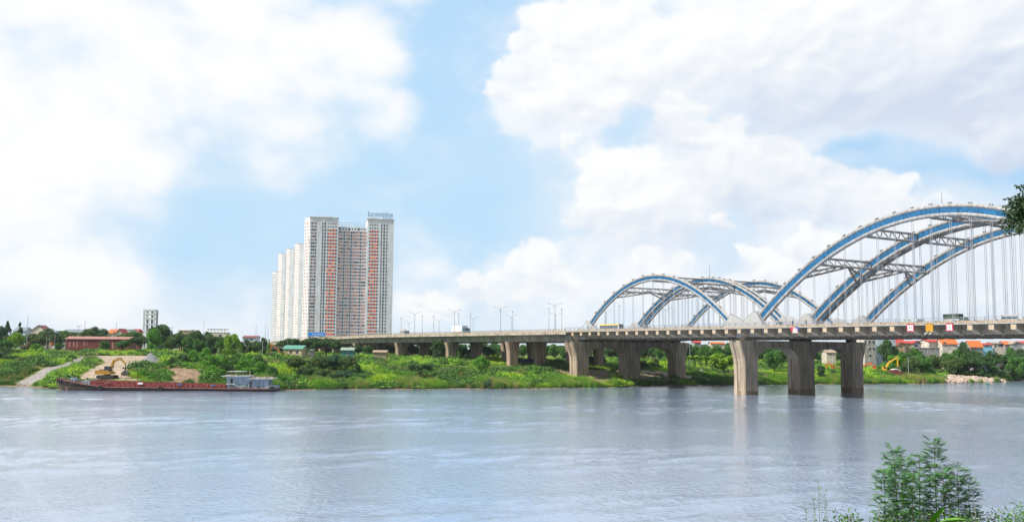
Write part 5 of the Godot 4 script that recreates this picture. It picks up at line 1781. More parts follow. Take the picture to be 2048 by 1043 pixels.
# unit crowns: height 1, width 1
func crown(kind: String, seed_: int, count: int, size: float) -> ArrayMesh:
	var r := RandomNumberGenerator.new(); r.seed = seed_
	var m := MB.new(); m.tinted = true
	var lobes := []
	match kind:
		"round":
			for i in 17:
				var d := rand_dir(r)
				lobes.append([Vector3(d.x * 0.30, 0.60 + d.y * 0.25, d.z * 0.30) * Vector3(1, 1, 1), r.randf_range(0.11, 0.19)])
		"spread":
			for i in 20:
				var a := r.randf() * TAU; var q := sqrt(r.randf()) * 0.42
				lobes.append([Vector3(cos(a) * q, 0.84 - q * q * 0.9 + r.randf_range(-0.12, 0.05), sin(a) * q), r.randf_range(0.08, 0.15)])
		"spire":
			for i in 20:
				var y := r.randf_range(0.12, 0.95)
				var q := (1.0 - y) * 0.36 + 0.02; var a := r.randf() * TAU
				lobes.append([Vector3(cos(a) * q, y, sin(a) * q), 0.05 + 0.11 * (1.0 - y)])
		"mound":
			for i in 18:
				var a := r.randf() * TAU; var q := sqrt(r.randf()) * 0.40
				lobes.append([Vector3(cos(a) * q, (0.74 - q * q * 2.6) * r.randf_range(0.35, 1.0), sin(a) * q), r.randf_range(0.10, 0.19)])
		"full":
			for i in 22:
				var y := r.randf_range(0.14, 0.86)
				var q := 0.36 * sin(PI * clampf(y * 0.95 + 0.05, 0, 1)) * sqrt(r.randf()); var a := r.randf() * TAU
				lobes.append([Vector3(cos(a) * q, y, sin(a) * q), r.randf_range(0.10, 0.17)])
	var total := 0.0
	for l in lobes: total += l[1] * l[1]
	for l in lobes:
		for i in int(count * l[1] * l[1] / total):
			var d := rand_dir(r)
			if d.y < -0.35 and r.randf() < 0.6: d.y = -d.y
			var flat_ := Vector3(1, 0.62 if kind == "spread" else 0.85, 1)
			var p: Vector3 = l[0] + d * flat_ * l[1] * (0.62 + 0.42 * sqrt(r.randf()))
			if p.y < 0.0: p.y = r.randf() * 0.05
			m.col = LEAF_TINTS[r.randi() % 5]
			var along := (rand_dir(r) + d * 0.5 + Vector3(0, -0.35, 0)).normalized()
			leaf(m, p, along, (d + rand_dir(r) * 0.7).normalized(), size * r.randf_range(0.7, 1.4), size * r.randf_range(0.5, 0.9))
	return m.mesh()

func trunk(kind: String, seed_: int) -> ArrayMesh:
	var r := RandomNumberGenerator.new(); r.seed = seed_ + 500
	var m := MB.new()
	var fork := 0.32 if kind != "mound" else 0.12
	if kind == "spire":
		m.path([Vector3(0, -0.06, 0), Vector3(0.01, 0.5, 0), Vector3(0, 0.92, 0)], [0.028, 0.018, 0.006], 6)
		return m.mesh()
	m.path([Vector3(0, -0.08, 0), Vector3(0.012, fork * 0.5, -0.01), Vector3(0, fork, 0)], [0.034, 0.026, 0.022], 7)
	for i in 6:
		var a := TAU * i / 6.0 + r.randf() * 0.7
		var e := Vector3(cos(a) * r.randf_range(0.18, 0.34), r.randf_range(0.55, 0.8), sin(a) * r.randf_range(0.18, 0.34))
		m.path([Vector3(0, fork - 0.03, 0), Vector3(e.x * 0.45, lerpf(fork, e.y, 0.55), e.z * 0.45), e], [0.017, 0.012, 0.005], 5)
	return m.mesh()

func tree(called: String, label: String, category: String, px: float, top: float, half_px: float, depth: float, kind: String, tone: String, group := "", sink := 0.0) -> void:
	var p := at(px, 697, depth)
	p.y = land(p.x, p.z) - sink
	var h := at(px, top, depth).y - p.y
	if h < 0.8: h = 0.8
	var variant := int(fposmod(px * 7.3 + top * 3.1, 3.0))
	var key := kind + str(variant)
	if not shapes.has(key):
		shapes[key] = crown(kind, 100 + key.hash() % 1000, 4600, 0.058)
		shapes["trunk" + key] = trunk(kind, key.hash() % 1000)
	var t := thing(called, label, category, p, fposmod(px * 1.7, TAU), group)
	var w := half_px * 2.0 * depth / F
	t.scale = Vector3(w, h, w)
	part(t, "trunk", shapes["trunk" + key], M.bark)
	part(t, "crown", shapes[key], M[tone])

func beside(px: float, marks: Array) -> String:
	var best: Array = marks[0]
	for m in marks:
		if absf(m[0] - px) < absf(best[0] - px): best = m
	return best[1]

const LOOK := {"leaf_deep": "dark green", "leaf_mid": "mid green", "leaf_bright": "bright green", "leaf_lime": "lime green", "leaf_olive": "olive", "leaf_brown": "brownish", "leaf_blue": "bluish green", "round": "round tree", "full": "full tree", "spread": "spreading tree", "mound": "bush", "spire": "pointed tree"}

func build_trees() -> void:
	var T := "tree"
	# left skyline
	var g1 := "trees behind the red shed"
	for q in [[13, 640, 13, 545, "spire", "leaf_deep", "pointed dark conifer on the far left skyline"], [37, 644, 11, 545, "spire", "leaf_deep", "second pointed conifer beside the slate blue roof"], [3, 648, 14, 530, "full", "leaf_blue", "bluish full tree on the far left skyline"]]:
		tree("skyline_tree", q[6], T, q[0], q[1], q[2], q[3], q[4], q[5], g1)
	for q in [[20, 662, 26], [62, 666, 22], [95, 656, 26], [118, 660, 26], [146, 664, 24], [176, 657, 24], [192, 650, 24], [218, 668, 24], [247, 666, 22], [268, 662, 22], [338, 664, 20], [362, 661, 22], [384, 662, 18], [408, 660, 18], [428, 667, 20], [80, 668, 20], [160, 668, 20]]:
		tree("skyline_tree", "round dark tree behind the red shed, by the %s" % beside(q[0], [[20, "pointed conifers"], [45, "slate blue roof"], [74, "red gable"], [95, "open stand"], [143, "long slate hall"], [180, "middle of the shed roof"], [222, "orange tiled house"], [250, "white flat house"], [268, "small red sheet roof"], [338, "cross arm pole"], [366, "pale yellow building"], [410, "open terrace house"]]), T, q[0], q[1], q[2], 500 + fposmod(q[0] * 3.7, 40.0), "round", ["leaf_deep", "leaf_mid", "leaf_olive"][int(q[0]) % 3], g1)
	tree("skyline_tree", "big dark round tree beside the grey frame tower", T, 318, 648, 26, 505, "round", "leaf_deep", g1)
	tree("weeping_tree", "bright green weeping tree at the end of the red shed", T, 306, 656, 19, 430, "full", "leaf_bright")
	tree("shed_tree", "dark spreading tree covering the end of the red shed", T, 281, 670, 23, 436, "spread", "leaf_deep")
	tree("shed_tree", "rounded green tree standing in front of the red shed wall", T, 208, 679, 13, 438, "full", "leaf_mid")
	tree("shed_tree", "low green tree near the pale end of the shed roof", T, 244, 680, 15, 438, "round", "leaf_mid")
	tree("shed_tree", "brownish thin tree beside the gravel heap", T, 341, 671, 15, 436, "round", "leaf_olive")
	# far left slope
	for q in [[30, 664, 17, 430, "round", "leaf_lime", "lime green tree on the far left slope"], [8, 678, 24, 400, "full", "leaf_mid", "dense green tree at the left end of the slope"], [50, 676, 14, 420, "mound", "leaf_brown", "brownish bush on the far left slope"], [72, 678, 13, 420, "mound", "leaf_bright", "bright green bush beside the open stand"], [0, 702, 30, 350, "mound", "leaf_blue", "dark bluish bush at the left edge above the river"], [16, 690, 22, 385, "mound", "leaf_deep", "deep green bush below the dense left tree"], [118, 684, 10, 430, "round", "leaf_mid", "small tree between the stand and the red shed"]]:
		tree("slope_tree", q[6], T if q[4] != "mound" else "bush", q[0], q[1], q[2], q[3], q[4], q[5])
	# between shed and towers
	for q in [[358, 668, 20, 420, "round", "leaf_deep"], [392, 657, 19, 470, "round", "leaf_deep"], [376, 672, 18, 410, "full", "leaf_mid"], [398, 675, 16, 400, "round", "leaf_mid"], [424, 670, 18, 410, "full", "leaf_deep"], [444, 672, 16, 405, "round", "leaf_mid"], [490, 676, 16, 420, "full", "leaf_deep"], [508, 679, 15, 420, "round", "leaf_olive"], [526, 674, 12, 410, "full", "leaf_deep"]]:
		tree("grove_tree", "%s %s in the grove %s" % [LOOK[q[5]], LOOK[q[4]], beside(q[0], [[364, "below the pale yellow building"], [395, "between the yellow building and terrace house"], [431, "below the open terrace house"], [490, "below the pale blue building"], [518, "left of the orange excavator"]])], T, q[0], q[1], q[2], q[3], q[4], q[5], "grove between the sand yard and the towers")
	tree("yellow_tree", "tall yellowish green tree above the barge deckhouse", T, 463, 664, 21, 385, "full", "leaf_lime")
	tree("palm_like_tree", "small yellow leaved tree beside the orange excavator boom", T, 538, 677, 7, 400, "spire", "leaf_lime")
	for q in [[578, 674, 24], [604, 676, 24], [628, 671, 22], [652, 673, 20]]:
		tree("canopy_tree", "dark flat topped tree below the towers and viaduct end", T, q[0], q[1], q[2], 440 + fposmod(q[0], 17.0), "spread", "leaf_deep", "flat topped trees below the towers")
	tree("canopy_tree", "broad dark spreading tree between the two small huts", T, 653, 677, 31, 405, "spread", "leaf_deep")
	# bank thickets
	var g2 := "thickets above the barge"
	for q in [[386, 694, 17, 330], [368, 699, 14, 326], [412, 690, 16, 345], [420, 706, 18, 318], [442, 700, 22, 322], [468, 697, 24, 325], [500, 694, 28, 326], [522, 703, 22, 318], [455, 716, 20, 305], [486, 712, 22, 306], [516, 718, 24, 304], [432, 722, 20, 300], [412, 736, 16, 293], [440, 741, 15, 291], [545, 728, 20, 302], [528, 742, 17, 294], [566, 742, 18, 296], [310, 724, 14, 312], [292, 734, 15, 298], [306, 744, 16, 294], [322, 732, 14, 302], [334, 716, 12, 316], [338, 746, 10, 292], [348, 711, 14, 322]]:
		var tone: String = ["leaf_bright", "leaf_mid", "leaf_bright", "leaf_deep"][int(q[0] + q[1]) % 4]
		tree("thicket_bush", "%s vine covered bush in the thicket %s" % [LOOK[tone], beside(q[0], [[300, "right of the yellow excavator"], [335, "beside the gravel heaps"], [370, "above the bare earth slope"], [415, "between the earth slope and the deckhouse"], [455, "above the front of the deckhouse"], [490, "above the middle of the deckhouse"], [525, "above the back of the deckhouse"], [560, "behind the barge stern"]])], "bush", q[0], q[1], q[2], q[3], "mound", tone, g2, 0.3)
	for q in [[590, 714, 24, 318, "round", "leaf_olive"], [612, 722, 20, 310, "mound", "leaf_deep"], [640, 708, 26, 322, "round", "leaf_olive"], [668, 708, 26, 322, "round", "leaf_blue"], [694, 712, 24, 320, "round", "leaf_olive"], [712, 722, 14, 314, "mound", "leaf_deep"], [652, 728, 24, 308, "mound", "leaf_olive"], [684, 730, 22, 308, "mound", "leaf_blue"], [626, 742, 16, 302, "mound", "leaf_mid"], [590, 746, 16, 300, "mound", "leaf_bright"], [662, 750, 14, 300, "mound", "leaf_deep"]]:
		tree("willow_bush", "%s %s on the bank %s" % [LOOK[q[5]], LOOK[q[4]], beside(q[0], [[595, "below the green roofed house"], [630, "below the tiny white hut"], [660, "below the broad spreading tree"], [694, "below the teal hut"]])], "bush", q[0], q[1], q[2], q[3], q[4], q[5], "olive bushes left of the viaduct", 0.2)
	tree("acacia", "dark flat crowned small tree alone on the grassy bank", T, 841, 724, 27, 318, "spread", "leaf_deep")
	tree("young_tree", "light green young tree standing by the bare strip", T, 963, 711, 18, 333, "round", "leaf_bright")
	tree("shore_bush", "bluish round bush at the waterline below the young tree", "bush", 974, 752, 14, 308, "mound", "leaf_blue")
	tree("shore_bush", "small leafy bush beside the first bridge pier", "bush", 1071, 727, 9, 335, "mound", "leaf_bright")
	for q in [[878, 676, 19, 428, "full", "leaf_deep", "dark tree rising against the viaduct girder"], [918, 690, 8, 424, "full", "leaf_mid", "slim tree between two viaduct piers"]]:
		tree("viaduct_tree", q[6], T, q[0], q[1], q[2], q[3], q[4], q[5])
	# seen through the viaduct and bridge openings
	var g3 := "trees seen under the bridge decks"
	for q in [[735, 690, 16], [757, 694, 14], [776, 692, 18], [826, 688, 14], [842, 694, 14], [858, 690, 12], [950, 690, 16], [974, 692, 18], [1046, 690, 16], [1062, 692, 14], [1092, 690, 18], [1112, 688, 16], [1130, 694, 12], [1200, 688, 20], [1222, 690, 18], [1236, 696, 14], [1288, 690, 16], [1306, 694, 18], [1322, 690, 14], [1372, 684, 20], [1392, 690, 18], [1412, 688, 18], [1436, 690, 20], [1458, 688, 16], [1476, 692, 14], [1540, 694, 22], [1564, 690, 22], [1640, 696, 18], [1656, 702, 18], [1682, 694, 16], [1420, 700, 18], [1384, 698, 16], [800, 690, 14], [712, 690, 18], [1018, 690, 14], [900, 692, 16], [930, 694, 14], [995, 692, 14], [1160, 692, 18], [1270, 692, 18], [1340, 690, 16], [1500, 690, 20], [1520, 694, 18], [1600, 694, 20], [1620, 692, 20], [1700, 696, 16]]:
		tree("far_tree", "green tree seen beneath the decks %s" % beside(q[0], [[715, "by the fourth viaduct pier"], [755, "between fourth and third viaduct piers"], [800, "by the third viaduct pier"], [850, "between third and second viaduct piers"], [902, "by the second viaduct pier"], [960, "between second and first viaduct piers"], [1022, "by the first viaduct pier"], [1090, "between the viaduct and the land pier"], [1160, "at the near land pier column"], [1210, "in the first land pier arch"], [1260, "at the middle land pier column"], [1305, "in the second land pier arch"], [1350, "at the far land pier column"], [1410, "between the land and river piers"], [1498, "at the near river pier column"], [1550, "in the first river pier arch"], [1606, "at the middle river pier column"], [1655, "in the second river pier arch"], [1705, "at the far river pier column"]]), T, q[0], q[1], q[2], 470 + fposmod(q[0] * 2.3, 70.0), ["round", "full"][int(q[0]) % 2], ["leaf_mid", "leaf_deep", "leaf_mid"][int(q[0]) % 3], g3)
	tree("pier_bush", "low dark bush behind the arch of the land pier", "bush", 1288, 712, 12, 400, "mound", "leaf_deep")
	tree("pier_bush", "brownish round bush behind the land pier arch", "bush", 1310, 712, 13, 405, "mound", "leaf_olive")
	tree("round_shrub", "broad lime green shrub left of the river pier", "bush", 1448, 703, 32, 392, "round", "leaf_lime")
	tree("round_shrub", "green tree behind the left arch of the river pier", "bush", 1548, 700, 22, 400, "round", "leaf_mid")
	tree("round_shrub", "tall dark bush against the middle river pier", "bush", 1644, 728, 12, 382, "full", "leaf_deep")
	tree("round_shrub", "bluish low shrub below the orange excavator", "bush", 1668, 736, 11, 388, "mound", "leaf_blue")
	# right bank
	tree("village_tree", "dark round tree in front of the pale blue block", T, 1776, 678, 21, 442, "round", "leaf_deep")
	var g4 := "trees along the right bank"
	for q in [[1806, 700, 20, 438, "full", "leaf_mid"], [1830, 694, 18, 446, "round", "leaf_mid"], [1790, 708, 20, 430, "full", "leaf_bright"], [1842, 706, 24, 425, "round", "leaf_mid"], [1822, 712, 18, 415, "round", "leaf_olive"], [1872, 706, 24, 440, "round", "leaf_olive"], [1898, 702, 22, 440, "round", "leaf_mid"], [1904, 712, 24, 434, "round", "leaf_olive"], [1926, 682, 18, 462, "full", "leaf_deep"], [1916, 698, 20, 440, "full", "leaf_mid"], [1948, 700, 22, 442, "round", "leaf_deep"], [1936, 714, 26, 434, "spread", "leaf_deep"], [1966, 706, 28, 434, "spread", "leaf_deep"], [1984, 697, 16, 445, "round", "leaf_deep"], [2004, 706, 26, 447, "spread", "leaf_deep"], [2022, 693, 18, 450, "round", "leaf_mid"], [2040, 696, 18, 446, "round", "leaf_deep"], [2034, 712, 26, 440, "round", "leaf_mid"], [2060, 708, 24, 442, "round", "leaf_deep"], [1852, 724, 16, 434, "mound", "leaf_deep"], [1890, 728, 18, 432, "mound", "leaf_olive"], [1926, 730, 18, 434, "mound", "leaf_deep"], [1960, 728, 22, 434, "mound", "leaf_deep"], [1992, 728, 20, 438, "mound", "leaf_mid"], [2024, 732, 16, 442, "mound", "leaf_olive"], [2050, 730, 16, 446, "mound", "leaf_brown"], [1770, 714, 16, 425, "mound", "leaf_bright"]]:
		tree("bank_tree", "%s %s below the %s" % [LOOK[q[5]], LOOK[q[4]], beside(q[0], [[1762, "pale blue block"], [1803, "small tan house"], [1822, "cream house"], [1836, "grey gable with balcony"], [1857, "grey wall building"], [1870, "bright red roof"], [1901, "broad orange roof"], [1925, "stone bank top"], [1954, "roof with skylights"], [1976, "sky blue house"], [2000, "roof terrace house"], [2019, "roof between grey gables"], [2035, "end grey gable"], [2055, "last red roof peak"]])], T, q[0], q[1], q[2], q[3], q[4], q[5], g4)
	# distant belt that closes the horizon
	var r := RandomNumberGenerator.new(); r.seed = 77
	var x := -20.0
	while x < 2080.0:
		var d := r.randf_range(700.0, 860.0)
		tree("horizon_tree", "distant green tree in the belt along the horizon", T, x, r.randf_range(681.0, 686.5) + (4.0 if x > 1000.0 else 0.0), r.randf_range(13, 18), d, ["round", "full"][r.randi() % 2], ["leaf_deep", "leaf_mid"][r.randi() % 2], "belt of distant trees along the horizon")
		x += r.randf_range(15, 22)
	# banana plants on the bank between the piers
	for q in [[1378, 705], [1390, 703], [1402, 706], [1414, 704], [1425, 706], [1398, 712], [1412, 712], [1800, 706], [1812, 708]]:
		banana_plant(q[0], q[1], 425)

func banana_leaf(m: MB, p: Vector3, dir: Vector3, l: float, w: float, droop: float) -> void:
	var side := dir.cross(Vector3.UP).normalized()
	var n := 8
	var prev := []
	for i in n + 1:
		var t := float(i) / n
		var c := p + dir * l * t + Vector3(0, -droop * l * t * t, 0)
		var ww := w * sin(PI * pow(clampf(t * 0.96 + 0.02, 0, 1), 0.7)) * 0.5
		var up := Vector3(0, ww * 0.35, 0)
		var row := [c - side * ww + up, c, c + side * ww + up]
		if prev.size():
			m.quad(prev[0], prev[1], row[1], row[0]); m.quad(prev[1], prev[2], row[2], row[1])
		prev = row

func banana_plant(px: float, top: float, depth: float) -> void:
	if not shapes.has("banana"):
		var m := MB.new(); m.tinted = true
		for i in 7:
			var a := TAU * i / 7.0 + 0.4
			m.col = Color(1, 1, 1)
			banana_leaf(m, Vector3(0, 0.5, 0), Vector3(cos(a) * 0.6, 0.75, sin(a) * 0.6).normalized(), 0.62, 0.24, 0.35 + 0.08 * (i % 3))
		shapes["banana"] = m.mesh()
		var s := MB.new(); s.path([Vector3(0, -0.05, 0), Vector3(0, 0.55, 0)], [0.06, 0.04], 7)
		shapes["banana_stem"] = s.mesh()
	var p := at(px, 697, depth)
	p.y = land(p.x, p.z)
	var h := at(px, top, depth).y - p.y
	var t := thing("banana_plant", "bright banana plant in the clump on the far bank", "plant", p, px, "banana plants on the far bank")
	t.scale = Vector3.ONE * h
	part(t, "stem", shapes["banana_stem"], M.leaf_olive)
	part(t, "leaves", shapes["banana"], M.leaf_lime)

# grass, reeds and ground cover on the far bank: past counting
func build_cover() -> void:
	var r := RandomNumberGenerator.new(); r.seed = 31
	var clump := MB.new(); clump.tinted = true
	for i in 170:
		var d := rand_dir(r); d.y = absf(d.y)
		var p := Vector3(d.x * 0.5, d.y * 0.42, d.z * 0.5) * (0.6 + 0.45 * r.randf())
		clump.col = LEAF_TINTS[r.randi() % 5]
		leaf(clump, p, (rand_dir(r) + d * 0.6).normalized(), (d + rand_dir(r) * 0.6).normalized(), 0.15, 0.085)
	var tuft := MB.new(); tuft.tinted = true
	for i in 44:
		var a := r.randf() * TAU; var q := r.randf() * 0.34
		var b := Vector3(cos(a) * q, 0, sin(a) * q)
		var e := b + Vector3(cos(a) * r.randf_range(0.1, 0.4), r.randf_range(0.5, 1.0), sin(a) * r.randf_range(0.1, 0.4))
		var s := Vector3(-sin(a), 0, cos(a)) * 0.024
		tuft.col = LEAF_TINTS[r.randi() % 5]
		tuft.tri(b - s, e, b + s)
	var cm := clump.mesh(); var tm := tuft.mesh()
	var P := [[], [], []]; var C := [[], [], []]
	var tries := 0
	while tries < 130000:
		tries += 1
		var z := r.randf_range(-228.0, 212.0)
		var d := pow(r.randf(), 1.7) * 190.0
		var s := shore(z)
		var x := s - d
		var k := cover_at(x, z)
		if k in [1, 2, 3, 6] or k == 5 and r.randf() < 0.8: continue
		if k == 4 and r.randf() < (0.97 if d > 7.0 else 0.55): continue
		var y := land(x, z)
		var lush := nz.get_noise_2d(x * 2.0 + 11.0, z * 2.0) + 0.35 * nz.get_noise_2d(x * 7.0, z * 7.0)
		var yellow := clampf(nz.get_noise_2d(x * 1.1 + 500.0, z * 1.5) * 1.8 + 0.35, 0.0, 1.0)
		var green: Color = GROWTH[clampi(int(yellow * 3.0 + r.randf() * 1.1), 0, 3)]
		var rot := Basis(Vector3.UP, r.randf() * TAU)
		var near_path := cover_at(x - 2.0, z) in [1, 2] or cover_at(x + 2.0, z) in [1, 2]
		if not near_path and d > 2.0 and lush > 0.08 and P[0].size() < 22000:
			var w := r.randf_range(1.0, 2.4) * (1.0 + clampf(lush * 2.2, 0, 1.6))
			# patches of a second, deeper green species
			if nz.get_noise_2d(x * 3.1 + 90.0, z * 3.1) > 0.2: green = GROWTH[0]
			P[0].append(Transform3D(rot.scaled(Vector3(w, w * r.randf_range(0.6, 1.1), w)), Vector3(x, y - 0.05, z))); C[0].append(green)
		elif d > 1.0 and P[1].size() < 48000:
			var w := r.randf_range(0.7, 1.7) * (0.5 if near_path else 1.0) * (1.0 + 0.8 * maxf(0.0, nz.get_noise_2d(x * 4.0 + 33.0, z * 4.0)))
			if yellow < 0.25 and r.randf() < 0.25: green = GROWTH[4]
			P[1].append(Transform3D(rot.scaled(Vector3(w * 1.3, w * r.randf_range(0.5, 1.1), w * 1.3)), Vector3(x, y - 0.03, z))); C[1].append(green)
	tries = 0
	while tries < 16000:
		tries += 1
		var z := r.randf_range(-200.0, 112.0)
		if z < -6.0 and z > -62.0: continue
		var d := r.randf_range(0.4, 9.0)
		var x := shore(z) - d
		var pat := nz.get_noise_2d(z * 3.0, 44.0)
		if pat < -0.1 or (cover_at(x, z) != 0): continue
		var w := r.randf_range(1.5, 3.2) * clampf(0.75 + pat, 0.5, 1.3)
		var straw := clampf(nz.get_noise_2d(x * 4.0, z * 4.0 + 80.0) * 2.0 + 0.4, 0, 1)
		var c: Color = GROWTH[4] if r.randf() < straw * 0.5 else GROWTH[1 + r.randi() % 2]
		P[2].append(Transform3D(Basis(Vector3.UP, r.randf() * TAU).scaled(Vector3(w * 0.7, w, w * 0.7)), Vector3(x, land(x, z) - 0.05, z))); C[2].append(c)
	scatter("ground_cover", cm, M.cover, P[0], C[0], "leafy green ground cover over the far river bank", "ground cover")
	scatter("bank_grass", tm, M.cover, P[1], C[1], "mixed green and yellow grass on the far river bank", "grass")
	scatter("shore_reeds", tm, M.cover, P[2], C[2], "tall reeds with straw coloured stems along the far waterline", "reeds")

# ---------------------------------------------------------------- plants of the near bank
func feather_sapling(px: float, top: float, depth: float, r: RandomNumberGenerator, label: String) -> void:
	var tip := at(px, top, depth)
	var base := tip + RH * r.randf_range(-0.25, 0.25)
	base.y = near_land(base.x, base.z)
	var h := tip.y - base.y
	var t := thing("feathery_sapling", label, "sapling", base, 0.0, "feathery saplings on the near bank")
	var st := MB.new()
	var top_l := tip - base
	var mid := top_l * 0.5 + Vector3(r.randf_range(-0.1, 0.1), 0, r.randf_range(-0.1, 0.1))
	st.path([Vector3(0, -0.2, 0), mid, top_l], [0.028, 0.018, 0.005], 6)
	part(t, "stem", st, M.stem)
	var fol := MB.new(); fol.tinted = true
	var vis := minf(h - 0.3, 2.3)
	var n := int(vis * 54.0)
	for i in n:
		var f := float(i) / n                       # 0 at the top
		var y := f * vis
		var c := top_l.lerp(mid, clampf(y / (h * 0.5), 0, 1)) if y < h * 0.5 else mid.lerp(Vector3.ZERO, (y - h * 0.5) / (h * 0.5))
		var a := i * 2.4 + r.randf() * 0.6
		var reach := r.randf_range(0.04, 0.10) + 0.20 * sqrt(f) * r.randf_range(0.3, 1.15)
		var out := Vector3(cos(a), 0.45 - 0.5 * f + r.randf_range(-0.2, 0.2), sin(a)).normalized()
		# a twig that carries fronds with fine leaflets on both sides
		var twig := out * reach
		st = MB.new()
		for b in (3 if reach > 0.2 else 2):
			var o := c + twig * (1.0 - 0.3 * b)
			var fd := (out + rand_dir(r) * 0.55 + Vector3(0, 0.1, 0)).normalized()
			var fl := r.randf_range(0.16, 0.27)
			var side := fd.cross(Vector3.UP).normalized()
			for k in 9:
				var q := o + fd * fl * (k + 1.0) / 9.0 + Vector3(0, -0.05 * pow(k / 9.0, 2.0), 0)
				for s in [-1.0, 1.0]:
					var ld: Vector3 = (side * s + fd * 0.6 + Vector3(0, -0.1, 0)).normalized()
					fol.col = LEAF_TINTS[r.randi() % 5]
					leaf(fol, q, ld, Vector3.UP, 0.075 * sin(PI * (k + 1.5) / 11.0) + 0.03, 0.026)
	part(t, "foliage", fol, M.leaf_sapling)

func leafy_shrub(called: String, label: String, px: float, top: float, half: float, depth: float, tone: String, size: float, count: int, seed_: int) -> void:
	var r := RandomNumberGenerator.new(); r.seed = seed_
	var tip := at(px, top, depth)
	var base := tip
	base.y = near_land(base.x, base.z)
	var h := tip.y - base.y
	var w := half * depth / F
	var t := thing(called, label, "shrub", base, 0.0, "undergrowth shrubs of the near bank" if called == "undergrowth_shrub" else "")
	var st := MB.new(); var m := MB.new(); m.tinted = true
	for i in 9:
		var a := TAU * i / 9.0 + r.randf()
		var q := r.randf_range(0.1, 0.85) * w
		var e := Vector3(cos(a) * q, h * (1.0 - 0.35 * pow(q / w, 2.0)) * r.randf_range(0.86, 1.0), sin(a) * q)
		st.path([Vector3(0, -0.1, 0), Vector3(e.x * 0.4, h * 0.6, e.z * 0.4), e], [0.02, 0.012, 0.004], 5)
		for k in count / 9:
			var f := pow(r.randf(), 1.3) * minf(1.0, 0.85 / (h * 0.4))
			var c := e.lerp(Vector3(e.x * 0.4, h * 0.6, e.z * 0.4), f) + rand_dir(r) * (0.10 + 0.14 * r.randf())
			m.col = LEAF_TINTS[r.randi() % 5]
			leaf(m, c, (rand_dir(r) + Vector3(0, -0.2, 0)).normalized(), (Vector3.UP + rand_dir(r) * 0.8).normalized(), size * r.randf_range(0.7, 1.3), size * r.randf_range(0.5, 0.8))
	part(t, "stems", st, M.stem)
	part(t, "leaves", m, M[tone])

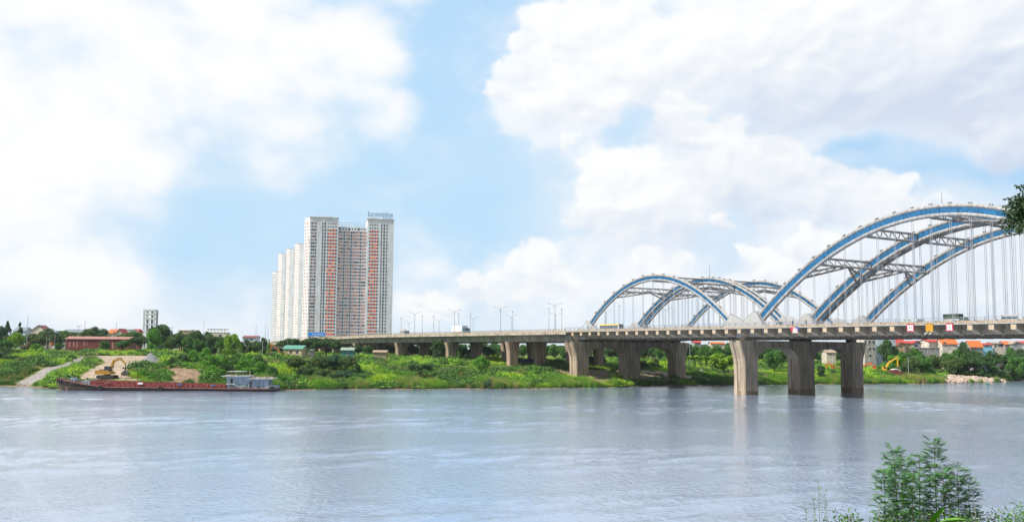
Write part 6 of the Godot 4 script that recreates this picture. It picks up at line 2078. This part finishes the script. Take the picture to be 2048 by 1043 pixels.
func build_foreground() -> void:
	var r := RandomNumberGenerator.new(); r.seed = 19
	M.leaf_sapling = leafy(0.075, 0.215, 0.045)
	var sap := [[1788, 902, 24.0, "bushy feathery sapling, the widest of the near bank group"], [1803, 922, 23.4, "feathery sapling grown into the widest one"], [1770, 946, 23.0, "low feathery sapling leaning out at the edge of the group"], [1869, 884, 24.6, "tallest thin feathery sapling of the near bank group"], [1840, 914, 25.0, "slender feathery sapling just beside the tallest one"], [1888, 946, 24.0, "feathery sapling between the tallest and the sparse one"], [1916, 934, 24.4, "sparse feathery sapling with a bare lower stem"], [1938, 962, 24.8, "short outermost feathery sapling with few fronds"], [1826, 952, 22.6, "dense low feathery sapling in the middle of the group"]]
	for q in sap: feather_sapling(q[0], q[1], q[2], r, q[3])
	leafy_shrub("broadleaf_shrub", "round leaved green shrub beside the widest feathery sapling", 1703, 994, 26, 21.0, "leaf_near", 0.075, 640, 3)
	leafy_shrub("broadleaf_shrub", "small round leaved shrub at the lower edge of the sapling group", 1756, 1014, 22, 21.0, "leaf_near", 0.075, 460, 4)
	leafy_shrub("broadleaf_shrub", "low leafy shrub below the grass stalks", 1672, 1024, 20, 21.0, "leaf_near", 0.075, 380, 9)
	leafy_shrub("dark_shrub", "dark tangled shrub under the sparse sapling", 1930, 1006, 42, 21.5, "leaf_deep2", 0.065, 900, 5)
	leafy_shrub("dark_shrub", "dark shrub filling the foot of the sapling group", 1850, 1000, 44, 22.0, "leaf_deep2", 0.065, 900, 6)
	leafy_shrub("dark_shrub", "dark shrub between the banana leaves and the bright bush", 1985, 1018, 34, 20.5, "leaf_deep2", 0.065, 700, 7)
	var strip := RandomNumberGenerator.new(); strip.seed = 66
	for i in 16:
		var px := 1650.0 + i * 25.0
		var tn := strip.randi() % 3
		leafy_shrub("undergrowth_shrub", "low %s shrub in the undergrowth %s" % [["mid green", "dark", "bright green"][tn], beside(px, [[1660, "by the grass stalks"], [1710, "under the round leaved shrub"], [1770, "under the widest feathery sapling"], [1830, "left of the banana leaves"], [1880, "behind the banana leaves"], [1940, "under the outermost sapling"], [2000, "left of the bright bush"], [2040, "under the bright bush"]])], px, strip.randf_range(1016, 1032), 26, strip.randf_range(19.0, 21.0), ["leaf_near", "leaf_deep2", "leaf_fine"][tn], 0.065, 480, 200 + i)
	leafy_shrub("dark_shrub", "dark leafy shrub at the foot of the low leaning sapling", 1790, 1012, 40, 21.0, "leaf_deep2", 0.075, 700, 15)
	leafy_shrub("bright_bush", "low light green bush between the dark shrub and the right edge", 2012, 1024, 30, 19.5, "leaf_near", 0.07, 520, 16)
	leafy_shrub("bright_bush", "bright fine leaved bush at the right edge of the near bank", 2042, 992, 34, 19.0, "leaf_fine", 0.055, 1700, 8)
	# banana leaves
	var p := at(1868, 1060, 17.0)
	var bp := Vector3(p.x, near_land(p.x, p.z), p.z)
	var t := thing("banana_plant", "banana plant with two broad glossy leaves on the near bank", "plant", bp)
	var s := MB.new()
	s.path([Vector3(0, -0.1, 0), Vector3(0, p.y - bp.y - 0.15, 0)], [0.09, 0.05], 8)
	part(t, "stem", s, M.leaf_olive)
	for q in [[[1862, 1052], [1893, 1008], 0.14], [[1872, 1052], [1936, 1036], 0.17]]:
		var a := at(q[0][0], q[0][1], 17.0) - bp; var b := at(q[1][0], q[1][1], 16.8) - bp
		var m := MB.new(); m.tinted = true
		banana_leaf(m, a, (b - a + Vector3(0, 0.04, 0)).normalized(), a.distance_to(b), q[2] * 1.9, 0.1)
		part(t, "leaf", m, M.banana)
		var rb := MB.new()
		rb.path([Vector3(0, p.y - bp.y - 0.2, 0), a, a.lerp(b, 0.9) + Vector3(0, 0.004, 0)], [0.015, 0.009, 0.004], 5)
		part(t, "midrib", rb, M.leaf_lime)
	# dry stalks
	var list := [[1637, 962, "thin green grass stalk rising left of the shrubs"], [1628, 990, "thin grass stalk beside the tallest one"], [1650, 985, "thin leaning grass stalk near the low shrub"], [1612, 1008, "short bare grass stalk at the edge of the shrubs"], [1758, 1002, "dark dry twig beside the round leaved shrub"], [1950, 1006, "dark dry twig beside the dark shrub"], [387, 1032, "lone dry reed tip standing at the lower edge of the water"]]
	for q in list:
		var e := at(q[0], q[1], 20.0)
		var b := e + RH * r.randf_range(-0.12, 0.12)
		b.y = near_land(b.x, b.z)
		var o := thing("dry_stalk", q[2], "stalk", b, 0.0, "thin stalks of the near bank")
		var m := MB.new()
		var le := e - b
		m.path([Vector3(0, -0.05, 0), le * 0.6 + Vector3(0.03, 0, 0.02), le], [0.011, 0.008, 0.003], 5)
		part(o, "stem", m, M.dry if q[0] > 1700 or q[0] < 1000 else M.stalk)
		if q[0] > 1000 and q[0] < 1700:
			var f := MB.new(); f.tinted = true
			for i in 34:
				var c := le * (1.0 - 0.6 * (i / 34.0) * minf(1.0, 1.2 / le.y))
				leaf(f, c, (rand_dir(r) + Vector3(0, 0.7, 0)).normalized(), rand_dir(r), r.randf_range(0.05, 0.14), 0.012)
			part(o, "blades", f, M.leaf_fine)
	# the tree whose branch hangs into the right edge
	var tip := at(2052, 420, 13.0)
	var foot := tip + RH * 1.9 + FH * 0.6
	foot.y = near_land(foot.x, foot.z)
	var tr := thing("overhanging_tree", "dark leafy tree whose branch hangs in front of the arch", "tree", foot)
	var tk := MB.new()
	var rise := tip.y - foot.y
	tk.path([Vector3(0, -0.3, 0), Vector3(0.05, rise * 0.5, 0), Vector3(-0.02, rise + 0.6, 0.04), Vector3(0.0, rise + 1.8, 0)], [0.16, 0.13, 0.1, 0.05], 9)
	part(tr, "trunk", tk, M.bark)
	var lim := MB.new(); var lf := MB.new(); lf.tinted = true
	var root := Vector3(0, rise + 0.2, 0)
	var twigs := [[2030, 372], [2008, 399], [2004, 412], [2002, 424], [1999, 440], [2006, 452], [2013, 461], [2020, 445], [2024, 408], [2022, 430], [2040, 392], [2046, 440], [2050, 410], [2060, 380], [2070, 430], [2034, 455], [2038, 420], [2012, 432], [2016, 416], [2044, 425], [2050, 455], [2032, 402], [2028, 440], [2055, 400], [2090, 400], [2080, 360], [2100, 440], [2120, 380]]
	for q in twigs:
		var e := at(q[0], q[1], 13.0 + r.randf_range(-0.35, 0.35)) - foot
		var knee := root.lerp(e, 0.6) + Vector3(0, 0.06, 0)
		lim.path([root, knee, e], [0.02, 0.009, 0.002], 5)
		var wide: float = 0.05 if q[0] < 2012 or q[1] < 385 else 0.105
		for k in (40 if wide < 0.06 else 150):
			var f := r.randf() * 0.42
			var c := e.lerp(knee, f) + rand_dir(r) * wide * (0.5 + 1.2 * f)
			lf.col = LEAF_TINTS[r.randi() % 5]
			leaf(lf, c, (rand_dir(r) + Vector3(0, -0.5, 0)).normalized(), (Vector3.UP + rand_dir(r)).normalized(), r.randf_range(0.035, 0.06), r.randf_range(0.02, 0.034))
	part(tr, "branches", lim, M.bark)
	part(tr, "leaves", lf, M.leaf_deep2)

# ---------------------------------------------------------------- scene
func _ready() -> void:
	var yaw := -1.00815949; var pitch := 0.09062025; var roll := 0.00742129
	FW = Vector3(sin(yaw) * cos(pitch), sin(pitch), -cos(yaw) * cos(pitch))
	RH = Vector3(cos(yaw), 0, sin(yaw))
	FH = Vector3(sin(yaw), 0, -cos(yaw))
	var up := RH.cross(FW)
	RT = RH * cos(roll) + up * sin(roll)
	UPV = up * cos(roll) - RH * sin(roll)
	var cam := Camera3D.new()
	cam.name = "camera"
	cam.fov = rad_to_deg(2.0 * atan(521.5 / F))
	cam.near = 0.5
	cam.far = 20000.0
	cam.transform = Transform3D(Basis(RT, UPV, -FW), CAM)
	add_child(cam)
	cam.make_current()

	var env := Environment.new()
	env.background_mode = Environment.BG_SKY
	var sky := Sky.new()
	var pano := PanoramaSkyMaterial.new()
	pano.panorama = make_sky()
	sky.sky_material = pano
	env.sky = sky
	env.background_energy_multiplier = 1.0
	env.tonemap_mode = Environment.TONE_MAPPER_LINEAR
	env.tonemap_exposure = 1.58
	env.fog_enabled = true
	env.fog_density = 0.00005
	env.fog_light_color = Color(0.86, 0.93, 1.0)
	env.sdfgi_enabled = true
	env.ssao_enabled = true
	env.ssil_enabled = true
	var we := WorldEnvironment.new()
	we.name = "environment"
	we.environment = env
	add_child(we)

	var sun := DirectionalLight3D.new()
	sun.name = "sun"
	sun.light_energy = 1.55
	sun.light_color = Color(1.0, 0.95, 0.87)
	sun.light_angular_distance = 0.6
	sun.shadow_enabled = true
	var el := deg_to_rad(48.0)
	var toward := Vector3(-0.18 * cos(el), sin(el), 0.984 * cos(el)).normalized()
	sun.transform = Transform3D(Basis.looking_at(-toward, Vector3.UP), Vector3(0, 200, 0))
	add_child(sun)

	nz.seed = 17
	nz.frequency = 0.02
	nz.fractal_octaves = 3
	nz.noise_type = FastNoiseLite.TYPE_SIMPLEX_SMOOTH
	make_materials()
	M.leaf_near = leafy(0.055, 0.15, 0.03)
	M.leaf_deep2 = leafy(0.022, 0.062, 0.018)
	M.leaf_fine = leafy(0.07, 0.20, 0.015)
	M.stalk = flat(0.18, 0.22, 0.10, 0.9)
	build_land()
	build_water()
	build_bridge()
	build_viaduct()
	build_towers()
	build_houses()
	build_lamps()
	build_traffic()
	build_machines()
	build_barge()
	build_trees()
	build_cover()
	build_foreground()
